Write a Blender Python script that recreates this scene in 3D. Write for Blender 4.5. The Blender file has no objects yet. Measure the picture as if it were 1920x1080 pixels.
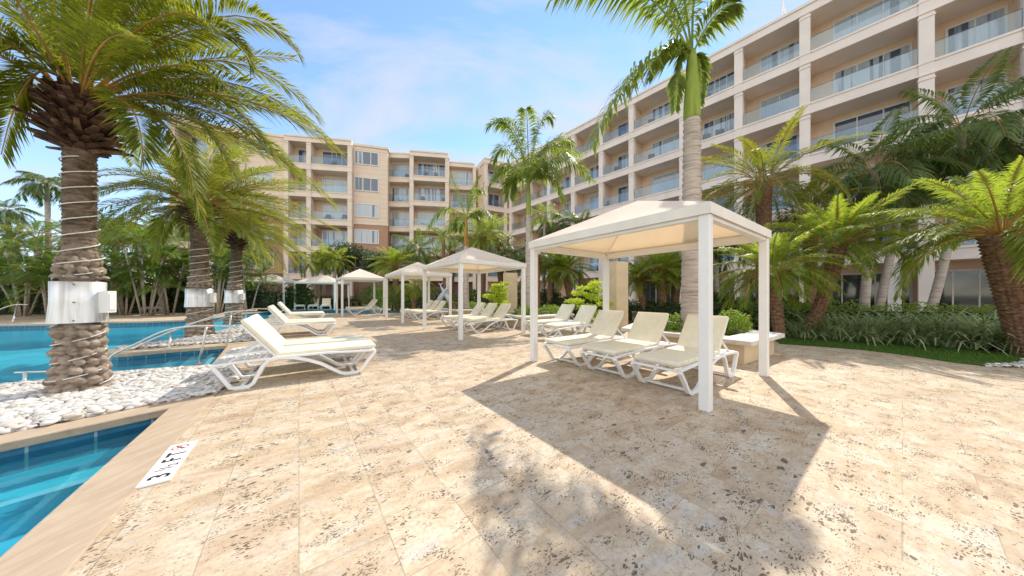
import bpy, bmesh, math, random
from mathutils import Vector, Matrix, noise
from mathutils.geometry import tessellate_polygon
R = math.radians
S = bpy.context.scene
COL = S.collection
random.seed(7)

# ------------------------------------------------------------------ camera, sky, sun
F, YH, CH = 541.0, 551.5, 1.35
cam_d = bpy.data.cameras.new('camera'); cam = bpy.data.objects.new('camera', cam_d); COL.objects.link(cam)
cam.location = (0, 0, CH); cam.rotation_euler = (R(90), 0, 0)
cam_d.sensor_width = 36; cam_d.lens = 36 * F / 1920; cam_d.shift_y = (YH - 540) / 1920
cam_d.clip_start = 0.05; cam_d.clip_end = 2000
S.camera = cam
SUN_EL, SUN_AZ = R(48.7), R(29.8)          # azimuth measured from +Y towards +X
w = bpy.data.worlds.new('World'); S.world = w; w.use_nodes = True
nt = w.node_tree; N = nt.nodes; L = nt.links
bg = N['Background']; bg.inputs['Strength'].default_value = 0.15
sky = N.new('ShaderNodeTexSky'); sky.sky_type = 'NISHITA'; sky.sun_disc = False
sky.sun_elevation = SUN_EL; sky.sun_rotation = SUN_AZ
sky.air_density = 1.0; sky.dust_density = 0.0; sky.ozone_density = 3.0
tc = N.new('ShaderNodeTexCoord')
sep = N.new('ShaderNodeSeparateXYZ'); L.new(tc.outputs['Generated'], sep.inputs[0])
def wmath(op, a, b=None, clamp=False):
    m = N.new('ShaderNodeMath'); m.operation = op; m.use_clamp = clamp
    for i, v in enumerate((a, b)):
        if v is None: continue
        if hasattr(v, 'links'): L.new(v, m.inputs[i])
        else: m.inputs[i].default_value = v
    return m.outputs[0]
zc = wmath('ADD', wmath('MAXIMUM', sep.outputs[2], 0.0), 0.18)
cx = wmath('DIVIDE', sep.outputs[0], zc); cy = wmath('DIVIDE', sep.outputs[1], zc)
cmb = N.new('ShaderNodeCombineXYZ'); L.new(cx, cmb.inputs[0]); L.new(cy, cmb.inputs[1])
mp = N.new('ShaderNodeMapping'); mp.inputs['Rotation'].default_value = (0, 0, R(35)); mp.inputs['Scale'].default_value = (0.8, 2.0, 1)
mp.inputs['Location'].default_value = (0.35, 1.1, 0)
L.new(cmb.outputs[0], mp.inputs[0])
n1 = N.new('ShaderNodeTexNoise'); n1.inputs['Scale'].default_value = 0.95; n1.inputs['Detail'].default_value = 8; n1.inputs['Roughness'].default_value = 0.58
n1.inputs['Distortion'].default_value = 0.6
L.new(mp.outputs[0], n1.inputs['Vector'])
cr = N.new('ShaderNodeValToRGB'); cr.color_ramp.elements[0].position = 0.455; cr.color_ramp.elements[0].color = (0, 0, 0, 1)
cr.color_ramp.elements[1].position = 0.66; cr.color_ramp.elements[1].color = (0.95, 0.95, 0.95, 1)
L.new(n1.outputs['Fac'], cr.inputs[0])
haz = wmath('MULTIPLY', wmath('POWER', wmath('SUBTRACT', 1.0, wmath('MAXIMUM', sep.outputs[2], 0.0)), 5.0), 0.32)
fac = wmath('MAXIMUM', cr.outputs[0], haz)
mx = N.new('ShaderNodeMixRGB'); L.new(fac, mx.inputs[0]); L.new(sky.outputs[0], mx.inputs[1])
mx.inputs[2].default_value = (2.75, 2.85, 3.0, 1)
# added unseen bright cloud bank behind the camera, fill light for shaded facades
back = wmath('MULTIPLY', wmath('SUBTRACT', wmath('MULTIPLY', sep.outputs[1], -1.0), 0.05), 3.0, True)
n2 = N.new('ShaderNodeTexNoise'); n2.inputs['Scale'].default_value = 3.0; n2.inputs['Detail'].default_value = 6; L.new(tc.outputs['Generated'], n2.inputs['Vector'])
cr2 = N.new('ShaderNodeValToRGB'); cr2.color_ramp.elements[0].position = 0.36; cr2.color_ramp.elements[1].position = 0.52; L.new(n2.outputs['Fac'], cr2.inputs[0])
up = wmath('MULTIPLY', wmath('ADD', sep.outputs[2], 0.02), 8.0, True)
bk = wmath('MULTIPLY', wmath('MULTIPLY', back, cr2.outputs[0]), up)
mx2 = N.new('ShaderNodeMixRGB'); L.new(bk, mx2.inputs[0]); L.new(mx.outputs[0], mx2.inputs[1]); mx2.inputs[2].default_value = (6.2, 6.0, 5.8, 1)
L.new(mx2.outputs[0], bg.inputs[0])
sd = bpy.data.lights.new('sun', 'SUN'); sd.energy = 2.6; sd.angle = R(0.5); sd.color = (1.0, 0.93, 0.82)
so = bpy.data.objects.new('sun', sd); COL.objects.link(so)
sv = Vector((math.sin(SUN_AZ) * math.cos(SUN_EL), math.cos(SUN_AZ) * math.cos(SUN_EL), math.sin(SUN_EL)))
so.rotation_euler = sv.to_track_quat('Z', 'Y').to_euler(); so.location = (0, 0, 30)
S.view_settings.view_transform = 'Standard'; S.view_settings.look = 'None'
S.view_settings.gamma = 1; S.view_settings.use_curve_mapping = False
S.view_settings.exposure = 0.93
S.render.engine = 'CYCLES'
S.cycles.max_bounces = 8; S.cycles.transparent_max_bounces = 16
S.cycles.caustics_reflective = False; S.cycles.caustics_refractive = False

# ------------------------------------------------------------------ helpers
def g(px, py, h=0.0):
    Z = (CH - h) * F / (py - YH)
    return Vector(((px - 960) / F * Z, Z, h))
def P(px, py, Z):
    return Vector(((px - 960) / F * Z, Z, CH + (YH - py) / F * Z))
U = Vector((-0.594, 0.804, 0)); V = Vector((0.804, 0.594, 0))

class MB:
    def __init__(s): s.v = []; s.f = []; s.smooth = False
    def add(s, vs, fs):
        o = len(s.v); s.v.extend([tuple(q) for q in vs]); s.f.extend([tuple(o + i for i in f) for f in fs]); return s
    def box(s, c, size, M=None):
        x, y, z = (k / 2 for k in size); c = Vector(c)
        vs = [Vector((sx * x, sy * y, sz * z)) for sz in (-1, 1) for sy in (-1, 1) for sx in (-1, 1)]
        if M is not None: vs = [M @ q for q in vs]
        return s.add([q + c for q in vs], [(0,2,3,1),(4,5,7,6),(0,1,5,4),(2,6,7,3),(1,3,7,5),(0,4,6,2)])
    def lbox(s, A, B, d0, d1, z0, z1, n):
        """box along plan line A-B, from offset d0 to d1 along n, heights z0..z1"""
        q = [A + n*d0, B + n*d0, B + n*d1, A + n*d1]
        return s.prism(q, z0, z1)
    def prism(s, poly, z0, z1):
        poly = [Vector((p[0], p[1], 0)) for p in poly]; n = len(poly)
        ar = sum(poly[i].x*poly[(i+1)%n].y - poly[(i+1)%n].x*poly[i].y for i in range(n))
        if ar < 0: poly = poly[::-1]
        vs = [(p.x, p.y, z0) for p in poly] + [(p.x, p.y, z1) for p in poly]
        fs = [(i, (i+1) % n, n + (i+1) % n, n + i) for i in range(n)]
        fs += [tuple(range(n, 2*n)), tuple(range(n-1, -1, -1))]
        return s.add(vs, fs)
    def tube(s, pts, r, n=8, caps=True):
        pts = [Vector(p) for p in pts]; m = len(pts)
        rr = r if isinstance(r, (list, tuple)) else [r]*m
        vs = []; ref = None
        for i, p in enumerate(pts):
            t = (pts[min(i+1, m-1)] - pts[max(i-1, 0)]).normalized()
            if ref is None: ref = Vector((0, 0, 1)) if abs(t.z) < 0.9 else Vector((1, 0, 0))
            a = t.cross(ref).normalized(); b = a.cross(t).normalized(); ref = b
            for k in range(n):
                an = 2*math.pi*k/n
                vs.append(p + (a*math.cos(an) + b*math.sin(an))*rr[i])
        fs = [(i*n+k, i*n+(k+1) % n, (i+1)*n+(k+1) % n, (i+1)*n+k) for i in range(m-1) for k in range(n)]
        if caps: fs += [tuple(range(n)), tuple(range((m-1)*n+n-1, (m-1)*n-1, -1))]
        return s.add(vs, fs)
    def strip(s, pts, wv, tk):
        """flat bar swept through pts in a vertical plane; wv = side vector (half width), tk = thickness"""
        pts = [Vector(p) for p in pts]; m = len(pts); wv = Vector(wv); vs = []
        for i, p in enumerate(pts):
            d = (pts[min(i+1, m-1)] - pts[max(i-1, 0)]).normalized()
            nn = wv.cross(d).normalized() * tk/2
            vs += [p+wv+nn, p-wv+nn, p-wv-nn, p+wv-nn]
        fs = [(i*4+k, i*4+(k+1) % 4, (i+1)*4+(k+1) % 4, (i+1)*4+k) for i in range(m-1) for k in range(4)]
        fs += [(0,1,2,3), tuple((m-1)*4+k for k in (3,2,1,0))]
        return s.add(vs, fs)
    def lathe(s, prof, c=(0,0,0), n=16):
        c = Vector(c); m = len(prof)
        vs = [c + Vector((r*math.cos(2*math.pi*k/n), r*math.sin(2*math.pi*k/n), z)) for r, z in prof for k in range(n)]
        fs = [(i*n+k, i*n+(k+1) % n, (i+1)*n+(k+1) % n, (i+1)*n+k) for i in range(m-1) for k in range(n)]
        fs += [tuple(range(n-1, -1, -1)), tuple(range((m-1)*n, m*n))]
        return s.add(vs, fs)
    def mesh(s, name, mat, bevel=0, seg=2):
        me = bpy.data.meshes.new(name); me.from_pydata(s.v, [], s.f)
        if mat: me.materials.append(mat)
        bm = bmesh.new(); bm.from_mesh(me)
        if bevel or not s.smooth == 'leaf':
            if s.smooth != 'leaf': bmesh.ops.recalc_face_normals(bm, faces=bm.faces)
            if bevel:
                bmesh.ops.remove_doubles(bm, verts=bm.verts, dist=1e-5)
                bmesh.ops.bevel(bm, geom=[e for e in bm.edges if len(e.link_faces) == 2 and e.calc_face_angle(0) > 0.5], offset=bevel, segments=seg, affect='EDGES', profile=0.5)
        bm.to_mesh(me); bm.free()
        if s.smooth is True:
            for p in me.polygons: p.use_smooth = True
        return me
    def build(s, name, mat, parent=None, bevel=0, seg=2):
        return link(name, s.mesh(name, mat, bevel, seg), parent)
def smooth(mb): mb.smooth = True; return mb
def link(name, data, parent=None):
    o = bpy.data.objects.new(name, data); COL.objects.link(o)
    if parent is not None: o.parent = parent
    return o
def tag(o, label=None, cat=None, group=None, kind=None):
    if label: o['label'] = label
    if cat: o['category'] = cat
    if group: o['group'] = group
    if kind: o['kind'] = kind
    return o
def empty(name, loc=(0,0,0), rz=0):
    o = bpy.data.objects.new(name, None); COL.objects.link(o); o.location = loc; o.rotation_euler = (0,0,rz); o.empty_display_size = .2
    return o
def copy_tree(o, parent=None):
    c = o.copy(); COL.objects.link(c)
    if parent is not None: c.parent = parent
    for ch in [k for k in o.children]: copy_tree(ch, c)
    return c

# ------------------------------------------------------------------ materials
class NT:
    def __init__(s, name):
        s.m = bpy.data.materials.new(name); s.m.use_nodes = True; s.t = s.m.node_tree; s.n = s.t.nodes
        s.b = s.n['Principled BSDF']; s.out = s.n['Material Output']
    def new(s, ty, **kw):
        n = s.n.new(ty)
        for k, v in kw.items():
            if k in n.inputs: s.set(n.inputs[k], v)
            else: setattr(n, k, v)
        return n
    def set(s, i, v):
        if hasattr(v, 'links') : s.t.links.new(v, i)
        else: i.default_value = v
    def pos(s): return s.new('ShaderNodeNewGeometry').outputs['Position']
    def obj(s): return s.new('ShaderNodeTexCoord').outputs['Object']
    def map(s, v, scale=(1,1,1), rot=(0,0,0)):
        n = s.new('ShaderNodeMapping'); s.set(n.inputs[0], v); n.inputs['Scale'].default_value = scale; n.inputs['Rotation'].default_value = rot; return n.outputs[0]
    def noise(s, v, scale, detail=4, rough=.55, dist=0):
        n = s.new('ShaderNodeTexNoise'); s.set(n.inputs['Vector'], v); n.inputs['Scale'].default_value = scale; n.inputs['Detail'].default_value = detail
        n.inputs['Roughness'].default_value = rough; n.inputs['Distortion'].default_value = dist; return n.outputs['Fac']
    def ramp(s, f, *st):
        n = s.new('ShaderNodeValToRGB'); s.set(n.inputs[0], f); e = n.color_ramp.elements
        while len(e) < len(st): e.new(.5)
        for k, (p, c) in enumerate(st):
            e[k].position = p; e[k].color = (c if isinstance(c, tuple) else (c, c, c)) + (1,)
        return n.outputs[0]
    def mix(s, f, a, b, bt='MIX'):
        n = s.new('ShaderNodeMixRGB'); n.blend_type = bt
        for i, v in enumerate((f, a, b)):
            if isinstance(v, tuple): v = v + (1,)
            s.set(n.inputs[i], v)
        return n.outputs[0]
    def math(s, op, a, b=0, clamp=False):
        n = s.new('ShaderNodeMath'); n.operation = op; n.use_clamp = clamp; s.set(n.inputs[0], a); s.set(n.inputs[1], b); return n.outputs[0]
    def bump(s, h, st=.3, d=.01):
        n = s.new('ShaderNodeBump'); s.set(n.inputs['Height'], h); n.inputs['Strength'].default_value = st; n.inputs['Distance'].default_value = d
        s.set(s.b.inputs['Normal'], n.outputs[0]); return n.outputs[0]
    def base(s, c, rough=.6, metal=0, spec=.5):
        if isinstance(c, tuple): c = c + (1,)
        s.set(s.b.inputs['Base Color'], c); s.b.inputs['Roughness'].default_value = rough; s.b.inputs['Metallic'].default_value = metal
        s.b.inputs['Specular IOR Level'].default_value = spec; return s
def plain(name, c, rough=.6, metal=0, var=.08, scale=6, bump=.0, spec=.4):
    t = NT(name); p = t.obj(); n = t.noise(p, scale, 5)
    d = tuple(max(0, k*(1-var*1.6)) for k in c); e = tuple(min(1, k*(1+var)) for k in c)
    t.base(t.ramp(n, (.3, d), (.7, e)), rough, metal, spec)
    if bump: t.bump(t.noise(p, scale*8, 4), bump, .004)
    return t.m
def leafmat(name, c1, c2, tr, tf=.42, rough=.42, yellow=None, spec=.3):
    t = NT(name); geo = t.new('ShaderNodeNewGeometry'); oi = t.new('ShaderNodeObjectInfo')
    f = t.math('ADD', t.math('MULTIPLY', geo.outputs['Random Per Island'], .6), t.math('MULTIPLY', t.noise(t.obj(), .9, 3), .5))
    stops = [(.15, c1), (.8, c2)]
    if yellow: stops.append((.97, yellow))
    col = t.ramp(f, *stops)
    t.base(col, rough, 0, spec)
    tb = t.new('ShaderNodeBsdfTranslucent')
    t.set(tb.inputs[0], t.mix(.55, t.mix(1, col, (3.2, 3.0, 1.6), 'MULTIPLY'), tr))
    ms = t.new('ShaderNodeMixShader'); ms.inputs[0].default_value = tf
    t.t.links.new(t.b.outputs[0], ms.inputs[1]); t.t.links.new(tb.outputs[0], ms.inputs[2]); t.t.links.new(ms.outputs[0], t.out.inputs[0])
    return t.m

M = {}
def m_deck():
    t = NT('coral_stone_paving'); p = t.pos(); a = -math.atan2(U.y, U.x)
    q = t.map(p, rot=(0, 0, a))
    br = t.new('ShaderNodeTexBrick'); t.set(br.inputs['Vector'], q)
    br.offset = .37; br.offset_frequency = 2; br.squash = 1
    for k, v in (('Scale', 1), ('Mortar Size', .0028), ('Mortar Smooth', .3), ('Bias', 0), ('Brick Width', .86), ('Row Height', .41)): br.inputs[k].default_value = v
    br.inputs['Color1'].default_value = (.0, .0, .0, 1); br.inputs['Color2'].default_value = (1, 1, 1, 1); br.inputs['Mortar'].default_value = (.5, .5, .5, 1)
    tile = br.outputs['Color']
    # soft veins stretched along the slabs' grain
    qs = t.map(q, scale=(1.6, .75, 1))
    off = t.new('ShaderNodeVectorMath', operation='MULTIPLY_ADD'); t.set(off.inputs[0], tile); off.inputs[1].default_value = (.5, .9, .4); t.set(off.inputs[2], qs)
    v = off.outputs[0]
    n1 = t.noise(v, 2.6, 7, .62, .4); n2 = t.noise(v, 9, 6, .65, .6); n3 = t.noise(p, .45, 3)
    c = t.ramp(n1, (.28, (.38, .26, .16)), (.42, (.52, .39, .25)), (.55, (.61, .50, .355)), (.74, (.65, .59, .48)))
    c = t.mix(t.ramp(n2, (.44, 0.), (.66, .60)), c, (.42, .30, .19))
    c = t.mix(t.ramp(t.noise(v, 4.3, 5, .6), (.56, 0.), (.72, .75)), c, (.50, .48, .44))
    c = t.mix(t.math('MULTIPLY', t.ramp(n3, (.4, 0.), (.65, 1.)), .18), c, (.62, .52, .40))
    c = t.mix(.05, c, tile, 'OVERLAY')
    c = t.mix(t.ramp(t.noise(q, 38, 5, .7), (.48, 0.), (.70, .55)), c, (.33, .24, .15))
    c = t.mix(t.ramp(t.noise(t.map(q, scale=(1.7, .8, 1)), 15, 5, .7, .8), (.54, 0.), (.70, .6)), c, (.36, .22, .12))
    # pits
    qp = t.map(q, scale=(1.9, .95, 1))
    dn = t.new('ShaderNodeTexNoise'); t.set(dn.inputs['Vector'], qp); dn.inputs['Scale'].default_value = 9
    wv = t.new('ShaderNodeVectorMath', operation='MULTIPLY_ADD'); t.set(wv.inputs[0], dn.outputs['Color']); wv.inputs[1].default_value = (.12,)*3; t.set(wv.inputs[2], qp)
    pits = None
    for sc, th, lo, hi in ((7, .22, .50, .64), (16, .27, .48, .62), (34, .32, .46, .62), (75, .36, .43, .60)):
        vo = t.new('ShaderNodeTexVoronoi'); t.set(vo.inputs['Vector'], wv.outputs[0]); vo.inputs['Scale'].default_value = sc
        msk = t.ramp(t.noise(t.map(p, scale=(1, 1, 1)), 2.1 + sc*.05, 4), (lo, 0.), (hi, 1.))
        rsel = t.new('ShaderNodeSeparateColor'); t.set(rsel.inputs[0], vo.outputs['Color'])
        thv = t.math('MULTIPLY', t.math('MULTIPLY', msk, rsel.outputs[0]), th*1.7)
        d = t.math('SUBTRACT', thv, vo.outputs['Distance'])
        m = t.math('MULTIPLY', d, 16, True)
        pits = m if pits is None else t.math('MAXIMUM', pits, m)
    mort = t.math('MULTIPLY', br.outputs['Fac'], t.ramp(t.noise(p, 3), (.35, .15), (.6, .6)))
    c = t.mix(t.math('MULTIPLY', pits, .86), c, (.10, .07, .045))
    c = t.mix(mort, c, (.24, .18, .12))
    t.base(c, .62, 0, .35)
    h = t.math('SUBTRACT', t.math('MULTIPLY', n2, .25), t.math('ADD', pits, mort))
    t.bump(h, .7, .008)
    return t.m
M['deck'] = m_deck()
def m_coping():
    t = NT('sandstone_coping'); p = t.pos(); q = t.map(p, rot=(0,0,-math.atan2(U.y, U.x)), scale=(5, 1.1, 4))
    n = t.noise(q, 3, 8, .6, .8)
    c = t.ramp(n, (.25, (.38, .27, .18)), (.5, (.46, .35, .24)), (.75, (.54, .43, .31)))
    t.base(c, .55); t.bump(t.noise(q, 12, 5), .25, .004); return t.m
M['coping'] = m_coping()
M['pebble'] = None
def m_pebble():
    t = NT('white_pebble'); geo = t.new('ShaderNodeNewGeometry')
    c = t.ramp(geo.outputs['Random Per Island'], (0, (.40, .37, .33)), (.25, (.54, .51, .47)), (.8, (.68, .66, .63)), (1, (.52, .44, .36)))
    c = t.mix(t.ramp(t.noise(t.pos(), 40, 4), (.45, 0.), (.75, .35)), c, (.55, .5, .46))
    t.base(c, .5); return t.m
M['pebble'] = m_pebble()
M['gravelbase'] = plain('bed_soil', (.30, .27, .24), .9, bump=.4)
def m_water(name, tint, ripple=1.0):
    t = NT(name); p = t.pos()
    h = t.math('ADD', t.noise(t.map(p, scale=(1, 1.6, 1)), 3.5*ripple, 3, .5, .6), t.math('MULTIPLY', t.noise(p, 11*ripple, 3, .5, .5), .35))
    bp = t.new('ShaderNodeBump'); t.set(bp.inputs['Height'], h); bp.inputs['Strength'].default_value = .45; bp.inputs['Distance'].default_value = .03
    gl = t.new('ShaderNodeBsdfGlossy'); gl.inputs['Roughness'].default_value = .03; t.set(gl.inputs['Normal'], bp.outputs[0])
    tr = t.new('ShaderNodeBsdfRefraction'); tr.inputs['IOR'].default_value = 1.2; tr.inputs['Roughness'].default_value = .0; tr.inputs[0].default_value = tint + (1,); t.set(tr.inputs['Normal'], bp.outputs[0])
    t2 = t.new('ShaderNodeBsdfTransparent'); t2.inputs[0].default_value = tint + (1,)
    mm = t.new('ShaderNodeMixShader'); mm.inputs[0].default_value = .75
    t.t.links.new(tr.outputs[0], mm.inputs[1]); t.t.links.new(t2.outputs[0], mm.inputs[2])
    fr = t.new('ShaderNodeFresnel'); fr.inputs[0].default_value = 1.33; t.set(fr.inputs['Normal'], bp.outputs[0])
    ms = t.new('ShaderNodeMixShader'); t.set(ms.inputs[0], t.math('MULTIPLY', fr.outputs[0], .6)); t.t.links.new(mm.outputs[0], ms.inputs[1]); t.t.links.new(gl.outputs[0], ms.inputs[2])
    t.t.links.new(ms.outputs[0], t.out.inputs[0]); return t.m
M['water'] = m_water('pool_water', (.74, .97, 1.0)); M['water2'] = m_water('near_pool_water', (.55, .88, .95), 1.4)
def m_pool(name, c, tile=.15):
    t = NT(name); p = t.pos(); n = t.noise(p, .8, 3)
    d = tuple(k*.82 for k in c)
    # sparkling network of ripples focused on the pool floor is left to the light; only tile tint here
    t.base(t.mix(t.ramp(n, (.4, 0.), (.6, 1.)), c, d), .6); return t.m
M['poolfloor'] = m_pool('pool_plaster_turquoise', (.14, .76, .93)); M['pooldark'] = m_pool('pool_plaster_blue', (.13, .74, .82))
M['poolstep'] = m_pool('pool_step_white', (.55, .80, .86))
def m_ptile():
    t = NT('blue_waterline_tile'); p = t.pos(); q = t.map(p, rot=(0,0,-math.atan2(U.y, U.x)))
    s = t.new('ShaderNodeSeparateXYZ'); t.set(s.inputs[0], q)
    a = t.math('ADD', s.outputs[0], s.outputs[1]); fr = t.math('FRACT', t.math('MULTIPLY', a, 4.2))
    ln = t.math('LESS_THAN', fr, .05)
    c = t.mix(t.noise(p, 9, 4), (.02, .10, .19), (.06, .24, .36)); t.base(t.mix(ln, c, (.35, .42, .45)), .2); return t.m
M['ptile'] = m_ptile()
M['white_metal'] = plain('white_powder_coat', (.80, .79, .76), .42, 0, .03, 3)
M['plastic'] = plain('white_plastic', (.80, .80, .80), .35, 0, .03, 4)
M['cushion'] = plain('cream_cushion', (.76, .71, .55), .85, 0, .06, 5, bump=.25)
def m_fabric():
    t = NT('cream_canopy_fabric'); n = t.noise(t.obj(), 2.2, 4)
    c = t.ramp(n, (.3, (.80, .76, .68)), (.7, (.86, .83, .76))); t.base(c, .8, 0, .2)
    tb = t.new('ShaderNodeBsdfTranslucent'); tb.inputs[0].default_value = (.98, .82, .62, 1)
    ms = t.new('ShaderNodeMixShader'); ms.inputs[0].default_value = .44
    t.t.links.new(t.b.outputs[0], ms.inputs[1]); t.t.links.new(tb.outputs[0], ms.inputs[2]); t.t.links.new(ms.outputs[0], t.out.inputs[0])
    t.bump(t.noise(t.obj(), 1.8, 3), .5, .05)
    return t.m
M['fabric'] = m_fabric()
M['steel'] = plain('brushed_steel', (.72, .72, .70), .28, .9, .10, 3)
M['rail'] = plain('satin_handrail', (.66, .62, .56), .3, .7, .05, 3)
def m_guard():
    t = NT('aluminium_sheet'); p = t.map(t.obj(), scale=(9, 9, .25)); n = t.noise(p, 2, 5)
    t.base(t.ramp(n, (.3, (.48, .46, .43)), (.5, (.72, .71, .69)), (.7, (.83, .83, .82))), .38, .55); t.bump(t.noise(t.obj(), 3, 3), .4, .02); return t.m
M['guard'] = m_guard()
M['rope'] = plain('white_rope_light', (.72, .68, .60), .5, 0, .05)
M['cap'] = plain('limestone_cap', (.66, .62, .54), .7, 0, .12, 3, bump=.3)
M['stucco'] = plain('cream_stucco', (.66, .52, .34), .85, 0, .08, 2, bump=.25)
M['peach'] = plain('peach_stucco', (.80, .61, .45), .9, 0, .06, 1.2, bump=.2)
M['pink'] = plain('pale_pink_stucco', (.85, .75, .67), .85, 0, .05, .8, bump=.15)
M['soffit'] = plain('soffit_paint', (.76, .66, .58), .9, 0, .05, 1)
M['pinkleft'] = plain('sand_pink_stucco', (.80, .67, .55), .85, 0, .05, .8, bump=.15)
def m_tower():
    t = NT('banded_stucco'); p = t.pos(); s = t.new('ShaderNodeSeparateXYZ'); t.set(s.inputs[0], p)
    fr = t.math('FRACT', t.math('MULTIPLY', s.outputs[2], 1.55)); ln = t.math('LESS_THAN', fr, .06)
    up = t.math('GREATER_THAN', s.outputs[2], 10.85); br = t.math('LESS_THAN', s.outputs[2], 3.95)
    c = t.mix(up, (.46, .27, .17), (.80, .64, .49)); c = t.mix(br, c, (.20, .12, .09))
    c = t.mix(t.math('MULTIPLY', ln, .35), c, (.2, .13, .09)); c = t.mix(.12, c, t.noise(p, 1.5, 4), 'OVERLAY')
    t.base(c, .85); return t.m
M['tower'] = m_tower()
M['terracotta'] = plain('terracotta_stucco', (.44, .27, .18), .9, 0, .08, 1)
def m_brick():
    t = NT('dark_brick'); p = t.pos(); q = t.map(p, rot=(R(90), 0, 0))
    br = t.new('ShaderNodeTexBrick'); t.set(br.inputs['Vector'], q); br.inputs['Scale'].default_value = 3.5
    br.inputs['Color1'].default_value = (.16, .09, .07, 1); br.inputs['Color2'].default_value = (.24, .14, .11, 1); br.inputs['Mortar'].default_value = (.2, .17, .15, 1)
    t.base(br.outputs[0], .9); return t.m
M['brick'] = m_brick()
M['winframe'] = plain('white_window_frame', (.74, .70, .64), .5, 0, .03)
def m_pane():
    t = NT('window_glass'); oi = t.new('ShaderNodeObjectInfo'); p = t.pos()
    s = t.new('ShaderNodeSeparateXYZ'); t.set(s.inputs[0], t.map(p, scale=(1, 1, 1)))
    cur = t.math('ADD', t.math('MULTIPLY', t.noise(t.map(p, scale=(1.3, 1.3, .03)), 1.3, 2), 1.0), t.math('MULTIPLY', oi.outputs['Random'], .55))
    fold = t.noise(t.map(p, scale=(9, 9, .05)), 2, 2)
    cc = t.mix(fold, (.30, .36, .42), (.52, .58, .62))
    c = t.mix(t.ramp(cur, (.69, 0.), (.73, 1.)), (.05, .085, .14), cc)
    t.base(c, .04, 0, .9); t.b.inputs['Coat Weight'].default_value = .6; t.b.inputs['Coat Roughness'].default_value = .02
    return t.m
M['pane'] = m_pane()
M['darkpane'] = NT('dark_shopfront_glass').base((.035, .045, .05), .05, 0, .9).m
def m_glass():
    t = NT('balcony_glass'); gl = t.new('ShaderNodeBsdfGlossy'); gl.inputs['Roughness'].default_value = .03; gl.inputs[0].default_value = (.85, .93, 1, 1)
    tr = t.new('ShaderNodeBsdfTransparent'); tr.inputs[0].default_value = (.80, .88, .92, 1)
    lw = t.new('ShaderNodeLayerWeight'); lw.inputs[0].default_value = .35
    ms = t.new('ShaderNodeMixShader'); t.set(ms.inputs[0], t.math('ADD', t.math('MULTIPLY', lw.outputs['Facing'], .18), .05))
    t.t.links.new(tr.outputs[0], ms.inputs[1]); t.t.links.new(gl.outputs[0], ms.inputs[2]); t.t.links.new(ms.outputs[0], t.out.inputs[0]); return t.m
M['glass'] = m_glass()
M['dark'] = plain('dark_wicker', (.05, .045, .045), .6)
M['darkrail'] = plain('dark_aluminium', (.12, .11, .11), .4, .3)
def m_trunk(name, c1, c2, c3, sc=6, stretch=(1,1,3)):
    t = NT(name); p = t.map(t.obj(), scale=stretch); n = t.noise(p, sc, 7, .65, .5)
    t.base(t.ramp(n, (.28, c1), (.5, c2), (.72, c3)), .9, 0, .2); t.bump(t.noise(p, sc*6, 5), .6, .012); return t.m
M['datetrunk'] = m_trunk('date_palm_bark', (.13, .09, .065), (.34, .27, .21), (.52, .44, .36))
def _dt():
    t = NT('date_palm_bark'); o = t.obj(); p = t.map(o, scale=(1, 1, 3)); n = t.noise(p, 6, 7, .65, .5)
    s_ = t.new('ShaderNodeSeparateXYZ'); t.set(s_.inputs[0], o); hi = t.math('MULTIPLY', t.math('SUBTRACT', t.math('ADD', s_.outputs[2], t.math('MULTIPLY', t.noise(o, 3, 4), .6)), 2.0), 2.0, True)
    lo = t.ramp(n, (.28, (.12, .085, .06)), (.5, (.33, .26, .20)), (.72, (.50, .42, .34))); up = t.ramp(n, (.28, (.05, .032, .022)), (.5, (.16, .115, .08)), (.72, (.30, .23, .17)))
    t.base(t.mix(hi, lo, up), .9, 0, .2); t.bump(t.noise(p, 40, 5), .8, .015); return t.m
M['datetrunk'] = _dt()
M['darkboot'] = m_trunk('dark_leaf_stub', (.03, .015, .012), (.10, .05, .035), (.30, .20, .11))
M['royaltrunk'] = m_trunk('royal_palm_bark', (.22, .17, .13), (.46, .39, .33), (.62, .55, .48), 2.5, (1,1,14))
M['shaft'] = m_trunk('green_crownshaft', (.16, .22, .03), (.24, .32, .06), (.36, .42, .10), 2, (3,3,.5))
M['shaftorange'] = m_trunk('orange_crownshaft', (.30, .12, .03), (.42, .20, .06), (.35, .32, .08), 2, (3,3,.5))
M['smalltrunk'] = m_trunk('fibrous_bark', (.08, .04, .022), (.24, .13, .08), (.40, .27, .18), 9, (1,1,2))
M['rachis'] = plain('frond_rachis', (.42, .24, .05), .5, 0, .25, 2)
M['datefrond'] = leafmat('date_frond', (.035, .065, .010), (.13, .165, .022), (.58, .56, .035), .42, .45, (.34, .27, .03))
M['royalfrond'] = leafmat('royal_frond', (.055, .09, .02), (.18, .24, .045), (.52, .62, .09), .42)
M['pygmyfrond'] = leafmat('pygmy_frond', (.07, .12, .015), (.18, .24, .03), (.60, .68, .08), .46)
M['darkfrond'] = leafmat('coconut_frond', (.04, .075, .016), (.12, .17, .04), (.32, .42, .08), .32)
M['areca'] = leafmat('areca_frond', (.03, .07, .012), (.10, .17, .025), (.30, .44, .06), .35)
M['greyleaf'] = leafmat('grey_green_leaf', (.04, .06, .03), (.12, .15, .09), (.20, .26, .10), .3)
M['gold'] = leafmat('golden_leaf', (.16, .26, .02), (.40, .46, .04), (.72, .80, .08), .4)
M['hedge'] = leafmat('hedge_leaf', (.02, .045, .012), (.07, .12, .03), (.18, .28, .05), .25)
M['brightleaf'] = leafmat('bright_leaf', (.07, .13, .02), (.20, .28, .04), (.45, .60, .08), .35)
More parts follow.
